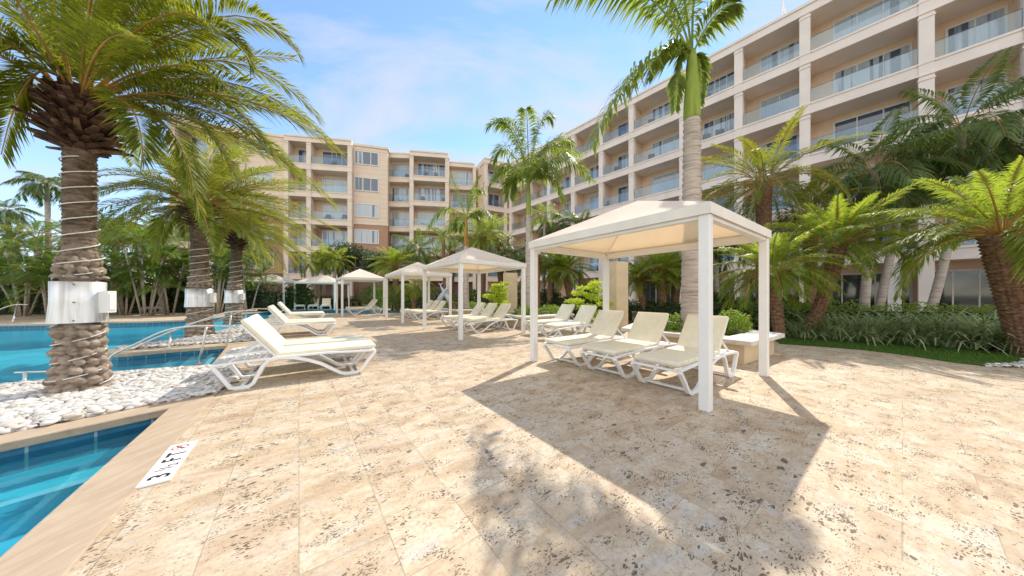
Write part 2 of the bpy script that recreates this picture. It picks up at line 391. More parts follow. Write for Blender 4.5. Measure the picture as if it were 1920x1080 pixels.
M['flax'] = leafmat('variegated_blade', (.10, .16, .05), (.46, .52, .30), (.30, .36, .16), .22, .4, (.62, .62, .46))
M['ixora'] = leafmat('red_flower', (.35, .03, .02), (.65, .10, .04), (.7, .12, .05), .25)
def m_lawn():
    t = NT('lawn'); p = t.pos(); n = t.noise(p, 14, 6, .7); n2 = t.noise(p, .8, 2)
    c = t.ramp(n, (.3, (.03, .075, .012)), (.7, (.09, .17, .025))); t.base(t.mix(t.ramp(n2, (.4, 0.), (.7, .5)), c, (.13, .20, .03)), .9, 0, .1); t.bump(t.noise(p, 80, 3), .8, .02); return t.m
M['lawn'] = m_lawn()
M['blade'] = leafmat('grass_blade', (.03, .08, .012), (.10, .19, .03), (.25, .40, .06), .3)
M['mulch'] = plain('mulch_bed', (.10, .055, .035), .95, 0, .5, 9, bump=.9)
M['ground'] = plain('far_ground', (.16, .15, .11), .95, 0, .2, .1)
M['tilewhite'] = plain('white_marker_tile', (.78, .78, .77), .3, 0, .03)
M['ink'] = plain('black_marker_ink', (.02, .02, .02), .5); M['redink'] = plain('red_marker_ink', (.5, .03, .03), .5)
M['roof'] = plain('roof_membrane', (.45, .40, .35), .9)
M['statue'] = plain('white_statue_stone', (.62, .66, .70), .7, 0, .1, 5)
M['wood'] = plain('brown_wood', (.30, .14, .06), .6)
M['stumpwood'] = plain('pale_post', (.5, .36, .22), .7)

# ------------------------------------------------------------------ ground, pools
def sheet(name, polys, z, mat, kind='structure'):
    loops = [[Vector((p[0], p[1], 0)) for p in pl] for pl in polys]
    tris = tessellate_polygon(loops); vs = [v for l in loops for v in l]
    mb = MB(); fs = []
    for t in tris:
        a, b, c = (vs[i] for i in t)
        if (b-a).cross(c-a).z < 0: t = t[::-1]
        fs.append(tuple(t))
    mb.smooth = 'leaf'; mb.add([(v.x, v.y, z) for v in vs], fs)
    o = mb.build(name, mat); tag(o, kind=kind) if kind else None
    return o
def wall_loop(name, poly, z0, z1, mat, closed=True, kind='structure'):
    mb = MB(); n = len(poly)
    for i in range(n if closed else n-1):
        a, b = poly[i], poly[(i+1) % n]
        mb.add([(a[0], a[1], z0), (b[0], b[1], z0), (b[0], b[1], z1), (a[0], a[1], z1)], [(0,1,2,3)])
    mb.smooth = 'leaf'; return tag(mb.build(name, mat), kind=kind)
def G(px, py): p = g(px, py); return (p.x, p.y)
def curve_pts(pts, k=4):
    """catmull-rom through plan points (open)"""
    out = []; n = len(pts)
    for i in range(n-1):
        p0, p1, p2, p3 = (Vector(pts[max(0, min(n-1, j))]) for j in (i-1, i, i+1, i+2))
        for s in range(k):
            t = s/k; q = 0.5*((2*p1) + (p2-p0)*t + (2*p0-5*p1+4*p2-p3)*t*t + (3*p1-p0-3*p2+p3)*t**3)
            out.append((q.x, q.y))
    out.append(tuple(pts[-1])[:2]); return out
CORNER = G(325, 765)
ea = Vector(CORNER)
eb = ea - Vector((U.x, U.y))*6.0                     # towards the camera along the right coping
ec = Vector((-5.6, 1.15))                            # far-left shore
near_pool = [tuple(ea), tuple(eb), (-4.5, -3.6), (-9, -2.5), (-7.6, -.9), (-6.5, .25), tuple(ec), (-4.62, 2.58)]
shore = curve_pts([(-13, 1.6), (-9.6, 3.35), G(0, 722), G(95, 711), G(218, 697), G(403, 684)], 3)
spit = curve_pts([G(431, 648), G(320, 656), G(222, 664), G(203, 657), G(280, 643), G(342, 633), G(410, 621), G(460, 607), G(505, 597), G(545, 589.5), G(640, 587.5), G(760, 587), G(805, 585)], 3)
farsh = curve_pts([G(815, 581.5), G(640, 580.5), G(540, 581.5), G(455, 588), G(350, 600), G(120, 605), G(0, 609), (-45, 10.5)], 3)
big_pool = shore + spit + farsh + [(-48, 1.6)]
deck_outer = [(-90, -14), (60, -14), (60, 75), (-90, 75)]
deck = sheet('deck', [deck_outer, near_pool[::-1], big_pool[::-1]], 0.0, M['deck'])
sheet('ground', [[(-600, -600), (600, -600), (600, 900), (-600, 900)]], -1.35, M['ground'])
def ring(poly, d):
    """offset closed polygon by d (positive = outwards for ccw)"""
    n = len(poly); v = [Vector((p[0], p[1])) for p in poly]
    ar = sum(v[i].x*v[(i+1) % n].y - v[(i+1) % n].x*v[i].y for i in range(n)); sg = 1 if ar > 0 else -1
    out = []
    for i in range(n):
        e1 = (v[i]-v[i-1]).normalized(); e2 = (v[(i+1) % n]-v[i]).normalized()
        n1 = Vector((e1.y, -e1.x))*sg; n2 = Vector((e2.y, -e2.x))*sg; m = (n1+n2)
        if m.length < .2: m = n1
        m.normalize(); c = max(.45, m.dot(n1)); q = v[i] + m*(d/c); out.append((q.x, q.y))
    return out
def coping(name, poly, w_, z0=-.07, z1=.012):
    inn, out = ring(poly, -.03), ring(poly, w_); n = len(poly); mb = MB()
    for i in range(n):
        j = (i+1) % n
        mb.add([(inn[i][0], inn[i][1], z1), (inn[j][0], inn[j][1], z1), (out[j][0], out[j][1], z1), (out[i][0], out[i][1], z1),
                (inn[i][0], inn[i][1], z0), (inn[j][0], inn[j][1], z0), (out[j][0], out[j][1], z0), (out[i][0], out[i][1], z0)],
               [(0,1,2,3), (0,4,5,1), (2,6,7,3), (4,7,6,5)])
    return tag(mb.build(name, M['coping'], bevel=.01), kind='structure')
coping('pool_coping', near_pool, .30)
coping('far_pool_coping', big_pool, .22)
for nm, pl, zf, fm, wm in (('near_pool', near_pool, -1.15, M['pooldark'], M['water2']), ('big_pool', big_pool, -1.05, M['poolfloor'], M['water'])):
    sheet(nm + '_floor', [pl], zf, fm)
    wall_loop(nm + '_tile_band', pl, -.30, 0, M['ptile'])
    wall_loop(nm + '_wall', pl, zf, -.30, fm)
    sheet(nm + '_water', [ring(pl, .0)], -.13, wm)
# underwater benches and light edges of the near pool
def bench(name, d0, d1, ztop, mat_top, edge):
    a, b = ring(near_pool, -d0), ring(near_pool, -d1); idx = [len(near_pool)-2, len(near_pool)-1, 0, 1]
    mb = MB()
    for k in range(len(idx)-1):
        i, j = idx[k], idx[k+1]
        mb.add([(a[i][0], a[i][1], ztop), (a[j][0], a[j][1], ztop), (b[j][0], b[j][1], ztop), (b[i][0], b[i][1], ztop),
                (b[i][0], b[i][1], -1.15), (b[j][0], b[j][1], -1.15)], [(0,1,2,3), (3,2,5,4)])
    mb.smooth = 'leaf'; tag(mb.build(name, mat_top), kind='structure')
    if edge:
        c, d = ring(near_pool, -(d1-.11)), ring(near_pool, -(d1)); mb = MB()
        for k in range(len(idx)-1):
            i, j = idx[k], idx[k+1]
            mb.add([(c[i][0], c[i][1], ztop+.004), (c[j][0], c[j][1], ztop+.004), (d[j][0], d[j][1], ztop+.004), (d[i][0], d[i][1], ztop+.004)], [(0,1,2,3)])
        mb.smooth = 'leaf'; tag(mb.build('step_edge', M['poolstep']), kind='structure')
bench('pool_bench', 0, .42, -.42, M['pooldark'], True)
bench('pool_step', .42, .95, -.70, M['poolfloor'], True)
# entry steps at the end of the channel between the pebble beds
ch_a, ch_b = Vector(G(403, 684)), Vector(G(431, 648)); chd = Vector((-(ch_b-ch_a).y, (ch_b-ch_a).x)).normalized()
for k in range(4):
    mb = MB(); a = ch_a + chd*(.34*k + .34) ; b = ch_b + chd*(.34*k + .34)
    q = [ch_a + chd*.34*k, ch_b + chd*.34*k, b, a]
    mb.prism([(p.x, p.y) for p in q], -1.05, -.26 - .17*k); tag(mb.build('entry_step', M['poolfloor']), kind='structure')
    mb = MB(); q = [a - chd*.07, b - chd*.07, b + chd*.004, a + chd*.004]; mb.prism([(p.x, p.y) for p in q], -.28-.17*k, -.252 - .17*k); tag(mb.build('step_edge', M['poolstep']), kind='structure')

# depth marker tile
def marker():
    o = g(253.7, 919); root = empty('depth_marker', (o.x, o.y, .0), math.atan2(U.y, U.x))
    tag(root, 'white tile beside the near pool edge marked 3 1/2 FT, with no diving symbol', 'depth marker')
    mb = MB(); mb.box((.345, -.08, .009), (.69, .165, .014)); mb.build('tile', M['tilewhite'], root, bevel=.002)
    def txt(name, body, x, y, sz, mat, sx=1):
        c = bpy.data.curves.new(name, 'FONT'); c.body = body; c.size = sz; c.extrude = .0007; c.offset = sz*.02
        to = bpy.data.objects.new(name, c); COL.objects.link(to); bpy.context.view_layer.update()
        me = bpy.data.meshes.new_from_object(to.evaluated_get(bpy.context.evaluated_depsgraph_get()))
        COL.objects.unlink(to); bpy.data.objects.remove(to)
        me.materials.clear(); me.materials.append(mat)
        t = link(name, me, root); t.location = (x, y, .0165); t.scale = (sx, 1, 1)
    txt('numeral', '3', .055, -.135, .15, M['ink']); txt('fraction', '1', .175, -.085, .075, M['ink']); txt('fraction', '/', .205, -.12, .10, M['ink']); txt('fraction', '2', .235, -.14, .075, M['ink'])
    txt('lettering', 'F T', .325, -.135, .15, M['ink'], .9)
    mb = MB(); n = 28; c = Vector((.60, -.075, .0165))
    for k in range(n):
        a, b = 2*math.pi*k/n, 2*math.pi*(k+1)/n
        mb.add([c+Vector((math.cos(a)*.052, math.sin(a)*.052, 0)), c+Vector((math.cos(b)*.052, math.sin(b)*.052, 0)), c+Vector((math.cos(b)*.043, math.sin(b)*.043, 0)), c+Vector((math.cos(a)*.043, math.sin(a)*.043, 0))], [(0,1,2,3)])
    mb.box(c+Vector((0, 0, .001)), (.09, .008, .001), Matrix.Rotation(R(45), 3, 'Z'))
    mb.smooth = 'leaf'; mb.build('no_diving_symbol', M['redink'], root)
    mb = MB(); mb.box((.605, -.07, .0172), (.05, .010, .0008), Matrix.Rotation(R(-25), 3, 'Z')); mb.box((.58, -.088, .0172), (.03, .009, .0008), Matrix.Rotation(R(50), 3, 'Z')); mb.lathe([(.008, .0166), (.008, .0176)], (.632, -.055, 0), 10)
    mb.build('diver_figure', M['ink'], root)
marker()

# beds
def inpoly(x, y, poly):
    c = False; n = len(poly)
    for i in range(n):
        x1, y1 = poly[i]; x2, y2 = poly[(i+1) % n]
        if (y1 > y) != (y2 > y) and x < (x2-x1)*(y-y1)/(y2-y1)+x1: c = not c
    return c
def pebbles(name, poly, label, dens=260, size=.04, seed=1):
    rnd = random.Random(seed); xs = [p[0] for p in poly]; ys = [p[1] for p in poly]
    mb = MB(); area = (max(xs)-min(xs))*(max(ys)-min(ys))
    ico = []
    bm = bmesh.new(); bmesh.ops.create_icosphere(bm, subdivisions=2, radius=1); iv = [v.co.copy() for v in bm.verts]; fi = [tuple(v.index for v in f.verts) for f in bm.faces]; bm.free()
    bm = bmesh.new(); bmesh.ops.create_icosphere(bm, subdivisions=1, radius=1); iv1 = [v.co.copy() for v in bm.verts]; fi1 = [tuple(v.index for v in f.verts) for f in bm.faces]; bm.free()
    for _ in range(int(area*dens)):
        x, y = rnd.uniform(min(xs), max(xs)), rnd.uniform(min(ys), max(ys))
        if not inpoly(x, y, poly): continue
        far = math.hypot(x, y) > 8
        s = size*rnd.uniform(.6, 1.45); m = Matrix.Rotation(rnd.uniform(0, 6.28), 3, 'Z') @ Matrix.Rotation(rnd.uniform(-.4, .4), 3, 'X')
        sc = Vector((s*rnd.uniform(.9, 1.4), s*rnd.uniform(.6, 1), s*rnd.uniform(.4, .62))); c = Vector((x, y, .01 + rnd.uniform(0, .045)))
        sd = rnd.uniform(0, 50)
        vv, ff = (iv1, fi1) if far else (iv, fi)
        mb.add([c + m @ Vector((p.x*sc.x, p.y*sc.y, p.z*sc.z)) * (1 + .18*noise.noise(p*1.3+Vector((sd, 0, 0)))) for p in vv], ff)
    mb.smooth = True; o = mb.build(name, M['pebble']); tag(o, label, 'pebbles', kind='stuff')
bed1 = [(-7.4, -.3), (-6.2, .75), (-5.35, 1.45)] + [(-4.83, 2.82), (-4.3, 3.55), G(398, 742), G(455, 708), G(440, 690), G(403, 690), G(218, 702), G(95, 717), G(0, 728), (-9.5, 3.1), (-10, 1.2)]
sheet('pebble_bed', [bed1], .004, M['gravelbase'])
pebbles('pebbles', bed1, 'smooth white pebbles filling the bed round the nearest date palm', 620, .038, 2)
bed2 = [G(428, 643), G(318, 650), G(228, 658), G(222, 653), G(285, 646), G(345, 637), G(412, 625), G(462, 610), G(478, 612), G(470, 640)]
sheet('far_pebble_bed', [bed2], .004, M['gravelbase'])
pebbles('pebbles', bed2, 'white pebbles on the narrow spit round the second and third date palms', 260, .045, 3)
lawn = curve_pts([G(1462, 645), G(1600, 655), G(1700, 667), G(1840, 686), (10.2, 5.05), (13.5, 3.0)], 4) + curve_pts([(15, 4.6), (11.6, 6.2), G(1700, 645), G(1500, 631), (8.3, 9.3)], 4)
sheet('lawn', [lawn], .008, M['lawn'])
mulch = [(8.3, 9.3), G(1500, 631), G(1700, 645), (11.6, 6.2), (15, 4.6), (24, 5), (25, 10), (19, 16), (12, 24), (4, 34), (0, 36), (-2, 28), (1.5, 18), (5, 13.2)]
sheet('planting_bed', [mulch], .004, M['mulch'])
gb = MB(); rnd = random.Random(5)
lx = [p[0] for p in lawn]; ly = [p[1] for p in lawn]
for _ in range(26000):
    x, y = rnd.uniform(min(lx), min(max(lx), 13)), rnd.uniform(min(ly), max(ly))
    if not inpoly(x, y, lawn): continue
    a = rnd.uniform(0, 6.28); h = rnd.uniform(.025, .06); wv = Vector((math.cos(a), math.sin(a), 0))*.004; p = Vector((x, y, .008)); l = Vector((rnd.uniform(-.02, .02), rnd.uniform(-.02, .02), h))
    gb.add([p-wv, p+wv, p+l], [(0,1,2)])
gb.smooth = 'leaf'; tag(gb.build('grass_blades', M['blade']), 'short green grass of the lawn strip beside the paving', 'grass', kind='stuff')
wg = [G(1838, 687), G(1925, 682), (10.4, 5.9), (11.8, 5.3), (12.2, 4.0), (10.4, 4.85)]
pebbles('white_gravel', wg, 'white gravel patch at the right end of the lawn strip', 500, .03, 9)

# ------------------------------------------------------------------ palms
def bez(p0, p1, p2, t): return p0*(1-t)**2 + p1*2*t*(1-t) + p2*t*t
def frond(lf, rc, p0, p1, p2, n=60, ll=.4, lw=.03, start=.18, va=.35, fwd=.6, droop=.3, rr=.014, rnd=random, ragged=.15, plum=0):
    pts = [bez(p0, p1, p2, i/10) for i in range(11)]
    if rc is not None: rc.tube(pts, [rr*(1-.88*i/10)+.002 for i in range(11)], 4, False)
    for i in range(n):
        t = start + (1-start)*(i+.5)/n
        c = bez(p0, p1, p2, t); T = ((p1-p0)*(1-t) + (p2-p1)*t).normalized()
        side = T.cross(Vector((0, 0, 1)))
        if side.length < .15: side = T.cross(Vector((.3, 1, 0)))
        side.normalize(); up = side.cross(T).normalized()
        u = (t-start)/(1-start)
        env = min(1, .35 + u*3.2) * (1 - .62*max(0, u-.5)/.5)
        for sg in (-1, 1):
            l = ll*env*rnd.uniform(1-ragged, 1+ragged); f = fwd + .7*u*u + rnd.uniform(-.12, .12)
            v = va + rnd.uniform(-.12, .12) + plum*rnd.uniform(-1, 1)
            d = (side*sg + T*f + up*v).normalized()
            m = c + d*l*.5; e = c + d*l + Vector((0, 0, -droop*l*rnd.uniform(.6, 1.3)))
            m = m + Vector((0, 0, -droop*l*.12)); wd = (T - d*T.dot(d)).normalized()*lw*.5*rnd.uniform(.8, 1.2) + up*lw*.1
            lf.add([c, m-wd, m+wd, e], [(0,1,2), (1,3,2)])
def crown(lf, rc, c, nf, L, el0=82, el1=-35, dr=70, rnd=random, wind=Vector((0,0,0)), az0=0, rng=.12, **kw):
    for k in range(nf):
        f = (k+.5)/nf; az = az0 + k*2.39996 + rnd.uniform(-.25, .25)
        el = R(el0 + (el1-el0)*f**.85 + rnd.uniform(-7, 7)); l = L*rnd.uniform(1-rng, 1+rng)*(.75+.25*min(1, f*3))
        h = Vector((math.cos(az), math.sin(az), 0)); el2 = el - R(dr*rnd.uniform(.75, 1.2)*(.7 + .5*math.cos(el)))
        b = c + h*.06
        p1 = b + (h*math.cos(el) + Vector((0, 0, math.sin(el))))*l*.5
        p2 = p1 + (h*math.cos(el2) + Vector((0, 0, math.sin(el2))))*l*.52 + wind*l
        frond(lf, rc, b, p1 + wind*l*.3, p2, rnd=rnd, **kw)
KINDS = {}
def make_kind(name, mat, nf, Ln, seed, **kw):
    lf, rc = MB(), MB(); rnd = random.Random(seed)
    crown(lf, rc, Vector((0,0,0)), nf, Ln, rnd=rnd, **kw)
    lf.smooth = 'leaf'; rc.smooth = 'leaf'
    # leaves and midribs in one crown mesh with two materials
    nl = len(lf.f); lf.add(rc.v, rc.f); me = bpy.data.meshes.new(name); me.from_pydata(lf.v, [], lf.f)
    me.materials.append(mat); me.materials.append(M['rachis'])
    me.polygons.foreach_set('material_index', [0]*nl + [1]*(len(lf.f)-nl)); KINDS[name] = me
for s in (0, 1): make_kind('date%d' % s, M['datefrond'], 44, 3.1, 11+s, plum=.2, n=64, ll=.36, lw=.030, va=.45, fwd=.75, droop=.25, dr=62, el1=-30, wind=Vector((.10, 0, 0)))
make_kind('coco0', M['darkfrond'], 20, 2.6, 21, n=42, ll=.62, lw=.05, va=.1, fwd=.5, droop=.75, dr=75, el1=-35)
make_kind('coco1', M['darkfrond'], 18, 2.4, 22, n=40, ll=.58, lw=.05, va=.1, fwd=.5, droop=.8, dr=85, el1=-30)
make_kind('pyg0', M['pygmyfrond'], 50, 1.7, 31, n=52, ll=.34, lw=.024, va=.3, fwd=.8, droop=.35, dr=55, el0=85, el1=2, plum=.2)
make_kind('pyg1', M['pygmyfrond'], 48, 1.8, 32, n=52, ll=.34, lw=.024, va=.3, fwd=.8, droop=.4, dr=60, el0=85, el1=0, plum=.2)
make_kind('areca0', M['areca'], 9, 1.9, 41, n=30, ll=.48, lw=.045, va=.35, fwd=.7, droop=.3, dr=60, el0=80, el1=10)
make_kind('areca1', M['areca'], 8, 1.7, 42, n=28, ll=.50, lw=.045, va=.35, fwd=.7, droop=.35, dr=70, el0=80, el1=5)
make_kind('royalS', M['royalfrond'], 11, 2.3, 51, n=42, ll=.55, lw=.045, va=.2, fwd=.55, droop=.55, dr=75, el0=80, el1=-8, plum=.5)
make_kind('bright', M['pygmyfrond'], 16, 1.5, 61, n=26, ll=.42, lw=.045, va=.2, fwd=.7, droop=.4, dr=70, el0=75, el1=-10)

def ringed_trunk(base, top, r0, r1, bulge=0, ringn=40, amp=.012, n=20, bend=Vector((0,0,0))):
    mb = MB(); pts = []; rr = []; m = ringn*3
    mid = (base+top)*.5 + bend
    for i in range(m+1):
        t = i/m; p = bez(base, mid*2-(base+top)*.5, top, t)
        r = r0+(r1-r0)*t + bulge*math.exp(-((t-.0)/.06)**2) + amp*(1 if i % 3 == 1 else 0) + random.uniform(-.002, .002)
        pts.append(p); rr.append(r)
    mb.tube(pts, rr, n); mb.smooth = True; return mb
def scaly_trunk(base, top, r0, r1, n=40, cell=.09, bend=Vector((0,0,0))):
    """small spiral knobs: rows of leaf scars"""
    H = (top-base).length; rows = int(H/(cell*(.2 if n > 40 else .33))); mb = MB(); vs = []; mid = (base+top)*.5+bend
    nc = max(6, int(2*math.pi*r0/cell))
    for i in range(rows+1):
        t = i/rows; p = bez(base, mid*2-(base+top)*.5, top, t); z = t*H
        for k in range(n):
            a = 2*math.pi*k/n; u = a/(2*math.pi)*nc + z/cell*.5; v = z/cell
            b = abs(math.sin(math.pi*(u+v*.5)))*abs(math.sin(math.pi*(u-v*.5+.5)))
            r = (r0+(r1-r0)*t)*(1 + .26*b**1.3 - .10)
            vs.append(p + Vector((math.cos(a)*r, math.sin(a)*r, .02*b)))
    mb.add(vs, [(i*n+k, i*n+(k+1) % n, (i+1)*n+(k+1) % n, (i+1)*n+k) for i in range(rows) for k in range(n)])
    mb.smooth = True; return mb
def palm(kind, x, y, h, label, cat='palm', r=.14, top=None, s=1.0, rz=0, group=None, trunk='small', bend=(0,0,0), name='palm_tree', z0=0.0):
    root = empty(name, (x, y, z0)); tag(root, label, cat, group)
    tp = Vector((0, 0, h-z0)) if top is None else Vector((top[0]-x, top[1]-y, h-z0)); b = Vector((0, 0, -.02))
    if trunk == 'small': mb = scaly_trunk(b, tp, r, r*1.25, bend=Vector(bend), n=56 if y < 10 else 28, cell=.085); mat = M['smalltrunk']
    else: mb = ringed_trunk(b, tp, r*1.2, r*.8, .1*r, int(h*7), .006, 14, Vector(bend)); mat = M['royaltrunk']
    mb.build('trunk', mat, root)
    c = link('crown', KINDS[kind], root); c.location = tp; c.rotation_euler = (random.uniform(-.08, .08), random.uniform(-.08, .08), rz); c.scale = (s, s, s)
    return root

# --- the three big date palms on the left
def date_trunk(base, H, rb, lean):
    """rounded stone-like leaf bases low down, thin rings above"""
    n, rows = 110, int(H/.016); vs = []; nc = 11
    for i in range(rows+1):
        z = i/rows*H; t = z/H; c = base + lean*t
        flare = .06*math.exp(-(z/.25)**2)
        for k in range(n):
            a = 2*math.pi*k/n
            if z < 2.0:
                ch = .125; row = z/ch; ir = math.floor(row + .25*math.sin(a*2+ir_seed(z)) ); fr = row + .25*math.sin(a*2+ir_seed(z)) - ir
                u = a/(2*math.pi)*nc + (ir % 2)*.5 + .18*math.sin(ir*2.3); iu = math.floor(u); fu = u-iu
                hh = noise.noise(Vector((iu % nc*3.1, ir*1.7, 2.)))
                dx = (fu-.5)*2; dy = (fr-.5)*2; b = max(0, 1-(abs(dx)**2.6*.9+abs(dy)**2.4*.95)); b = b**.5
                d = .072*b*(1+.6*hh) + .012*hh
                if .93 < z < 1.56: d *= .05
                d *= 1 if z < 1.75 else max(0, (2.0-z)/.25)
            else: d = 0
            if z > 1.7:
                fz = (z/.055 + .8*noise.noise(Vector((a*.7, z*3, 5)))) % 1; d2 = .022*(1-fz)*(.6+.8*abs(noise.noise(Vector((math.cos(a)*4, math.sin(a)*4, z*9)))))
                d += d2*min(1, (z-1.7)/.3)
            r = rb + flare + d + (-.035 if z > 1.9 else -.035*max(0, z-1.5)/.4)
            r += .05*max(0, (t-.82)/.18)
            vs.append(c + Vector((math.cos(a)*r, math.sin(a)*r, z)))
    mb = MB(); mb.add(vs, [(i*n+k, i*n+(k+1) % n, (i+1)*n+(k+1) % n, (i+1)*n+k) for i in range(rows) for k in range(n)]); mb.smooth = True
    return mb
def ir_seed(z): return 1.3
def date_palm(base, H, rb, lean, label, crownfn, stubs=130):
    root = empty('date_palm', base); tag(root, label, 'palm', 'date palms wrapped in rope light')
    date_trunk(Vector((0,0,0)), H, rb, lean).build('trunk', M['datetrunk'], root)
    rnd = random.Random(int(base.x*10)); st = MB()
    for k in range(stubs):
        f = k/stubs; z = H-.62 + .72*f; az = k*2.39996; r = rb*.85 + .17*math.sin(math.pi*min(1, f*1.1))*1.1
        h = Vector((math.cos(az), math.sin(az), 0)); el = R(8 + 50*f + rnd.uniform(-10, 10)); d = h*math.cos(el)+Vector((0,0,math.sin(el))); sd = Vector((-h.y, h.x, 0))
        p = Vector((lean.x, lean.y, 0)) + h*(rb*.6) + Vector((0, 0, z)); ln = r-rb*.6+.08+rnd.uniform(0, .16); wd = rnd.uniform(.035, .07)
        n_ = sd.cross(d)*.018
        st.add([p-sd*wd-n_, p+sd*wd-n_, p+sd*wd+n_, p-sd*wd+n_] + [p+d*ln-sd*wd*.5-n_*.6, p+d*ln+sd*wd*.5-n_*.6, p+d*ln+sd*wd*.5+n_*.6, p+d*ln-sd*wd*.5+n_*.6], [(0,1,5,4),(1,2,6,5),(2,3,7,6),(3,0,4,7),(4,5,6,7)])
    st.build('leaf_stubs', M['darkboot'], root)
    lf, rc = MB(), MB(); crownfn(lf, rc, Vector((lean.x, lean.y, H)), rnd); lf.smooth = 'leaf'; rc.smooth = True
    lf.build('crown', M['datefrond'], root); rc.build('frond_stalks', M['rachis'], root)
    return root
def helix(root_label, base, rb, lean, H, spans, rr=.011):
    mb = MB(); pts = []; ph0 = 0
    for z0, z1, turns, ph, extra in spans:
        if ph is None: ph = ph0
        m = int(turns*26)+2; ph0 = ph + turns*6.283
        for i in range(m):
            t = i/(m-1); z = z0+(z1-z0)*t + .03*math.sin(t*turns*6.28+ph); a = ph + t*turns*6.283
            r = rb + extra + .06*math.exp(-(z/.25)**2)
            c = base + lean*(z/H); pts.append(c + Vector((math.cos(a)*r, math.sin(a)*r, z)))
    mb.tube(pts, rr, 6)
    mb.smooth = True; return tag(mb.build('rope_light', M['rope']), root_label, 'rope light', 'rope lights wound round the date palms')
def guard(label, base, rb, z0, z1, face):
    root = empty('trunk_guard', base + Vector((0,0,z0))); tag(root, label, 'metal cover', 'metal covers round the date palms')
    n = 48; h = z1-z0; mb = MB(); vs = []
    for z in (0, h*.5, h):
        for k in range(n):
            a = 2*math.pi*k/n; r = rb + .012*math.sin(a*3+1) + (.02 if z == 0 else 0); vs.append(Vector((math.cos(a)*r, math.sin(a)*r, z)))
    for z in (h, 0):
        for k in range(n):
            a = 2*math.pi*k/n; r = rb - .015 + .012*math.sin(a*3+1); vs.append(Vector((math.cos(a)*r, math.sin(a)*r, z)))
    mb.add(vs, [(i*n+k, i*n+(k+1) % n, (i+1)*n+(k+1) % n, (i+1)*n+k) for i in range(4) for k in range(n)]); mb.smooth = True
    mb.build('sheet', M['guard'], root)
    fa = math.atan2(face.y, face.x); A = fa + R(52); m = Matrix.Rotation(A, 3, 'Z'); d = Vector((math.cos(A), math.sin(A), 0))
    mb = MB(); mb.box(d*(rb+.05) + Vector((0, 0, h*.5)), (.10, .13, h*.55), m); bx = mb.build('outlet_box', M['white_metal'], root, bevel=.006)
    mb = MB(); mb.box(d*(rb+.103) + Vector((0, 0, h*.5)), (.01, .10, h*.42), m); mb.build('cover_plate', M['plastic'], bx, bevel=.003)
    for zz in (.06, .5, .94):
        a = fa - R(12); dd = Vector((math.cos(a), math.sin(a), 0)); mb = MB(); mb.tube([dd*(rb-.01)+Vector((0,0,h*zz)), dd*(rb+.022)+Vector((0,0,h*zz))], .008, 8); mb.build('screw', M['darkrail'], root)
    return root
DP1 = g(150, 733); DP1.z = 0; L1v = Vector((.0, 0, 0)); H1 = 3.95
def crown1(lf, rc, c, rnd):
    kw = dict(n=150, ll=.44, lw=.021, va=.30, fwd=.80, droop=.30, plum=.35, rr=.018, rnd=rnd, start=.2)
    heroes = [((445, 110, 4.2), (642, 290, 4.7)), ((440, 70, 4.4), (618, 265, 5.0)), ((455, 190, 4.2), (625, 385, 4.8)), ((445, -87, 4.0), (562, 105, 4.3)), ((412, -50, 3.8), (470, 120, 4.1)), ((430, 10, 4.6), (600, 225, 5.3)),
              ((335, 150, 4.0), (372, 390, 4.1)), ((350, 120, 4.4), (445, 340, 4.7)), ((265, 130, 3.6), (268, 300, 3.6)), ((380, 60, 4.6), (520, 300, 5.2)), ((430, 150, 4.8), (560, 330, 5.6)),
              ((-60, 60, 3.8), (-110, 300, 3.7)), ((20, -20, 3.5), (-60, 180, 3.3)), ((60, -200, 3.6), (330, -60, 3.2)), ((180, -200, 4.6), (420, -40, 5.2)), ((60, 20, 3.5), (2, 290, 3.55)),
              ((300, -60, 3.4), (400, 60, 3.4)), ((260, -100, 3.9), (430, -20, 3.9)), ((330, 60, 3.9), (430, 170, 3.9)), ((20, -100, 4.4), (-200, 60, 4.8))]
    for a, b in heroes:
        p1 = P(*a) - DP1; p2 = P(*b) - DP1; frond(lf, rc, c + Vector((rnd.uniform(-.08, .08), rnd.uniform(-.08, .08), 0)), p1, p2, **kw)
    crown(lf, rc, c, 27, 2.7, el0=88, el1=20, dr=52, wind=Vector((.14, .02, 0)), n=110, plum=.35, ll=.42, lw=.021, va=.42, fwd=.8, droop=.22, rr=.017, rnd=rnd, start=.2)
date_palm(DP1, H1, .165, L1v, 'large nearest date palm with stone-like trunk base in the white pebbles, at far left', crown1, 170)
helix('white rope light spiralling up the trunk of the nearest date palm', DP1, .165, L1v, H1, [(.10, .30, 1.1, 0, .06), (.30, .95, 2.6, None, .055), (.95, 1.6, 1.0, None, .045), (1.6, 1.95, 2.0, None, .04), (1.95, 3.25, 6.2, None, -.006)], .008)
guard('silver metal sheet round the nearest date palm with a white outlet box', DP1 + L1v*.3, .226, .96, 1.52, -DP1)
def gcrown(nf, Ln, e1=-28, wx=.24):
    def fn(lf, rc, c, rnd): crown(lf, rc, c, nf, Ln, el0=85, el1=e1, dr=62, wind=Vector((wx, .0, -.35*wx)), n=92, plum=.35, ll=.42, lw=.026, va=.42, fwd=.85, droop=.25, rr=.017, rnd=rnd, start=.18)
    return fn
DP2 = g(375, 631); date_palm(DP2, 4.1, .235, Vector((.0, 0, 0)), 'second date palm, standing on the pebble spit with a metal cover at mid trunk', gcrown(76, 3.15, 0, .32), 110)
helix('white rope light on the trunk of the second date palm', DP2, .235, Vector((0,0,0)), 4.1, [(.3, .9, 2, 1, .07), (.9, 1.6, 1, None, .05), (1.6, 2.0, 2.0, None, .04), (2.0, 2.9, 4.3, None, -.004)], .011)
guard('metal sheet round the second date palm', DP2, .315, .95, 1.52, -DP2)
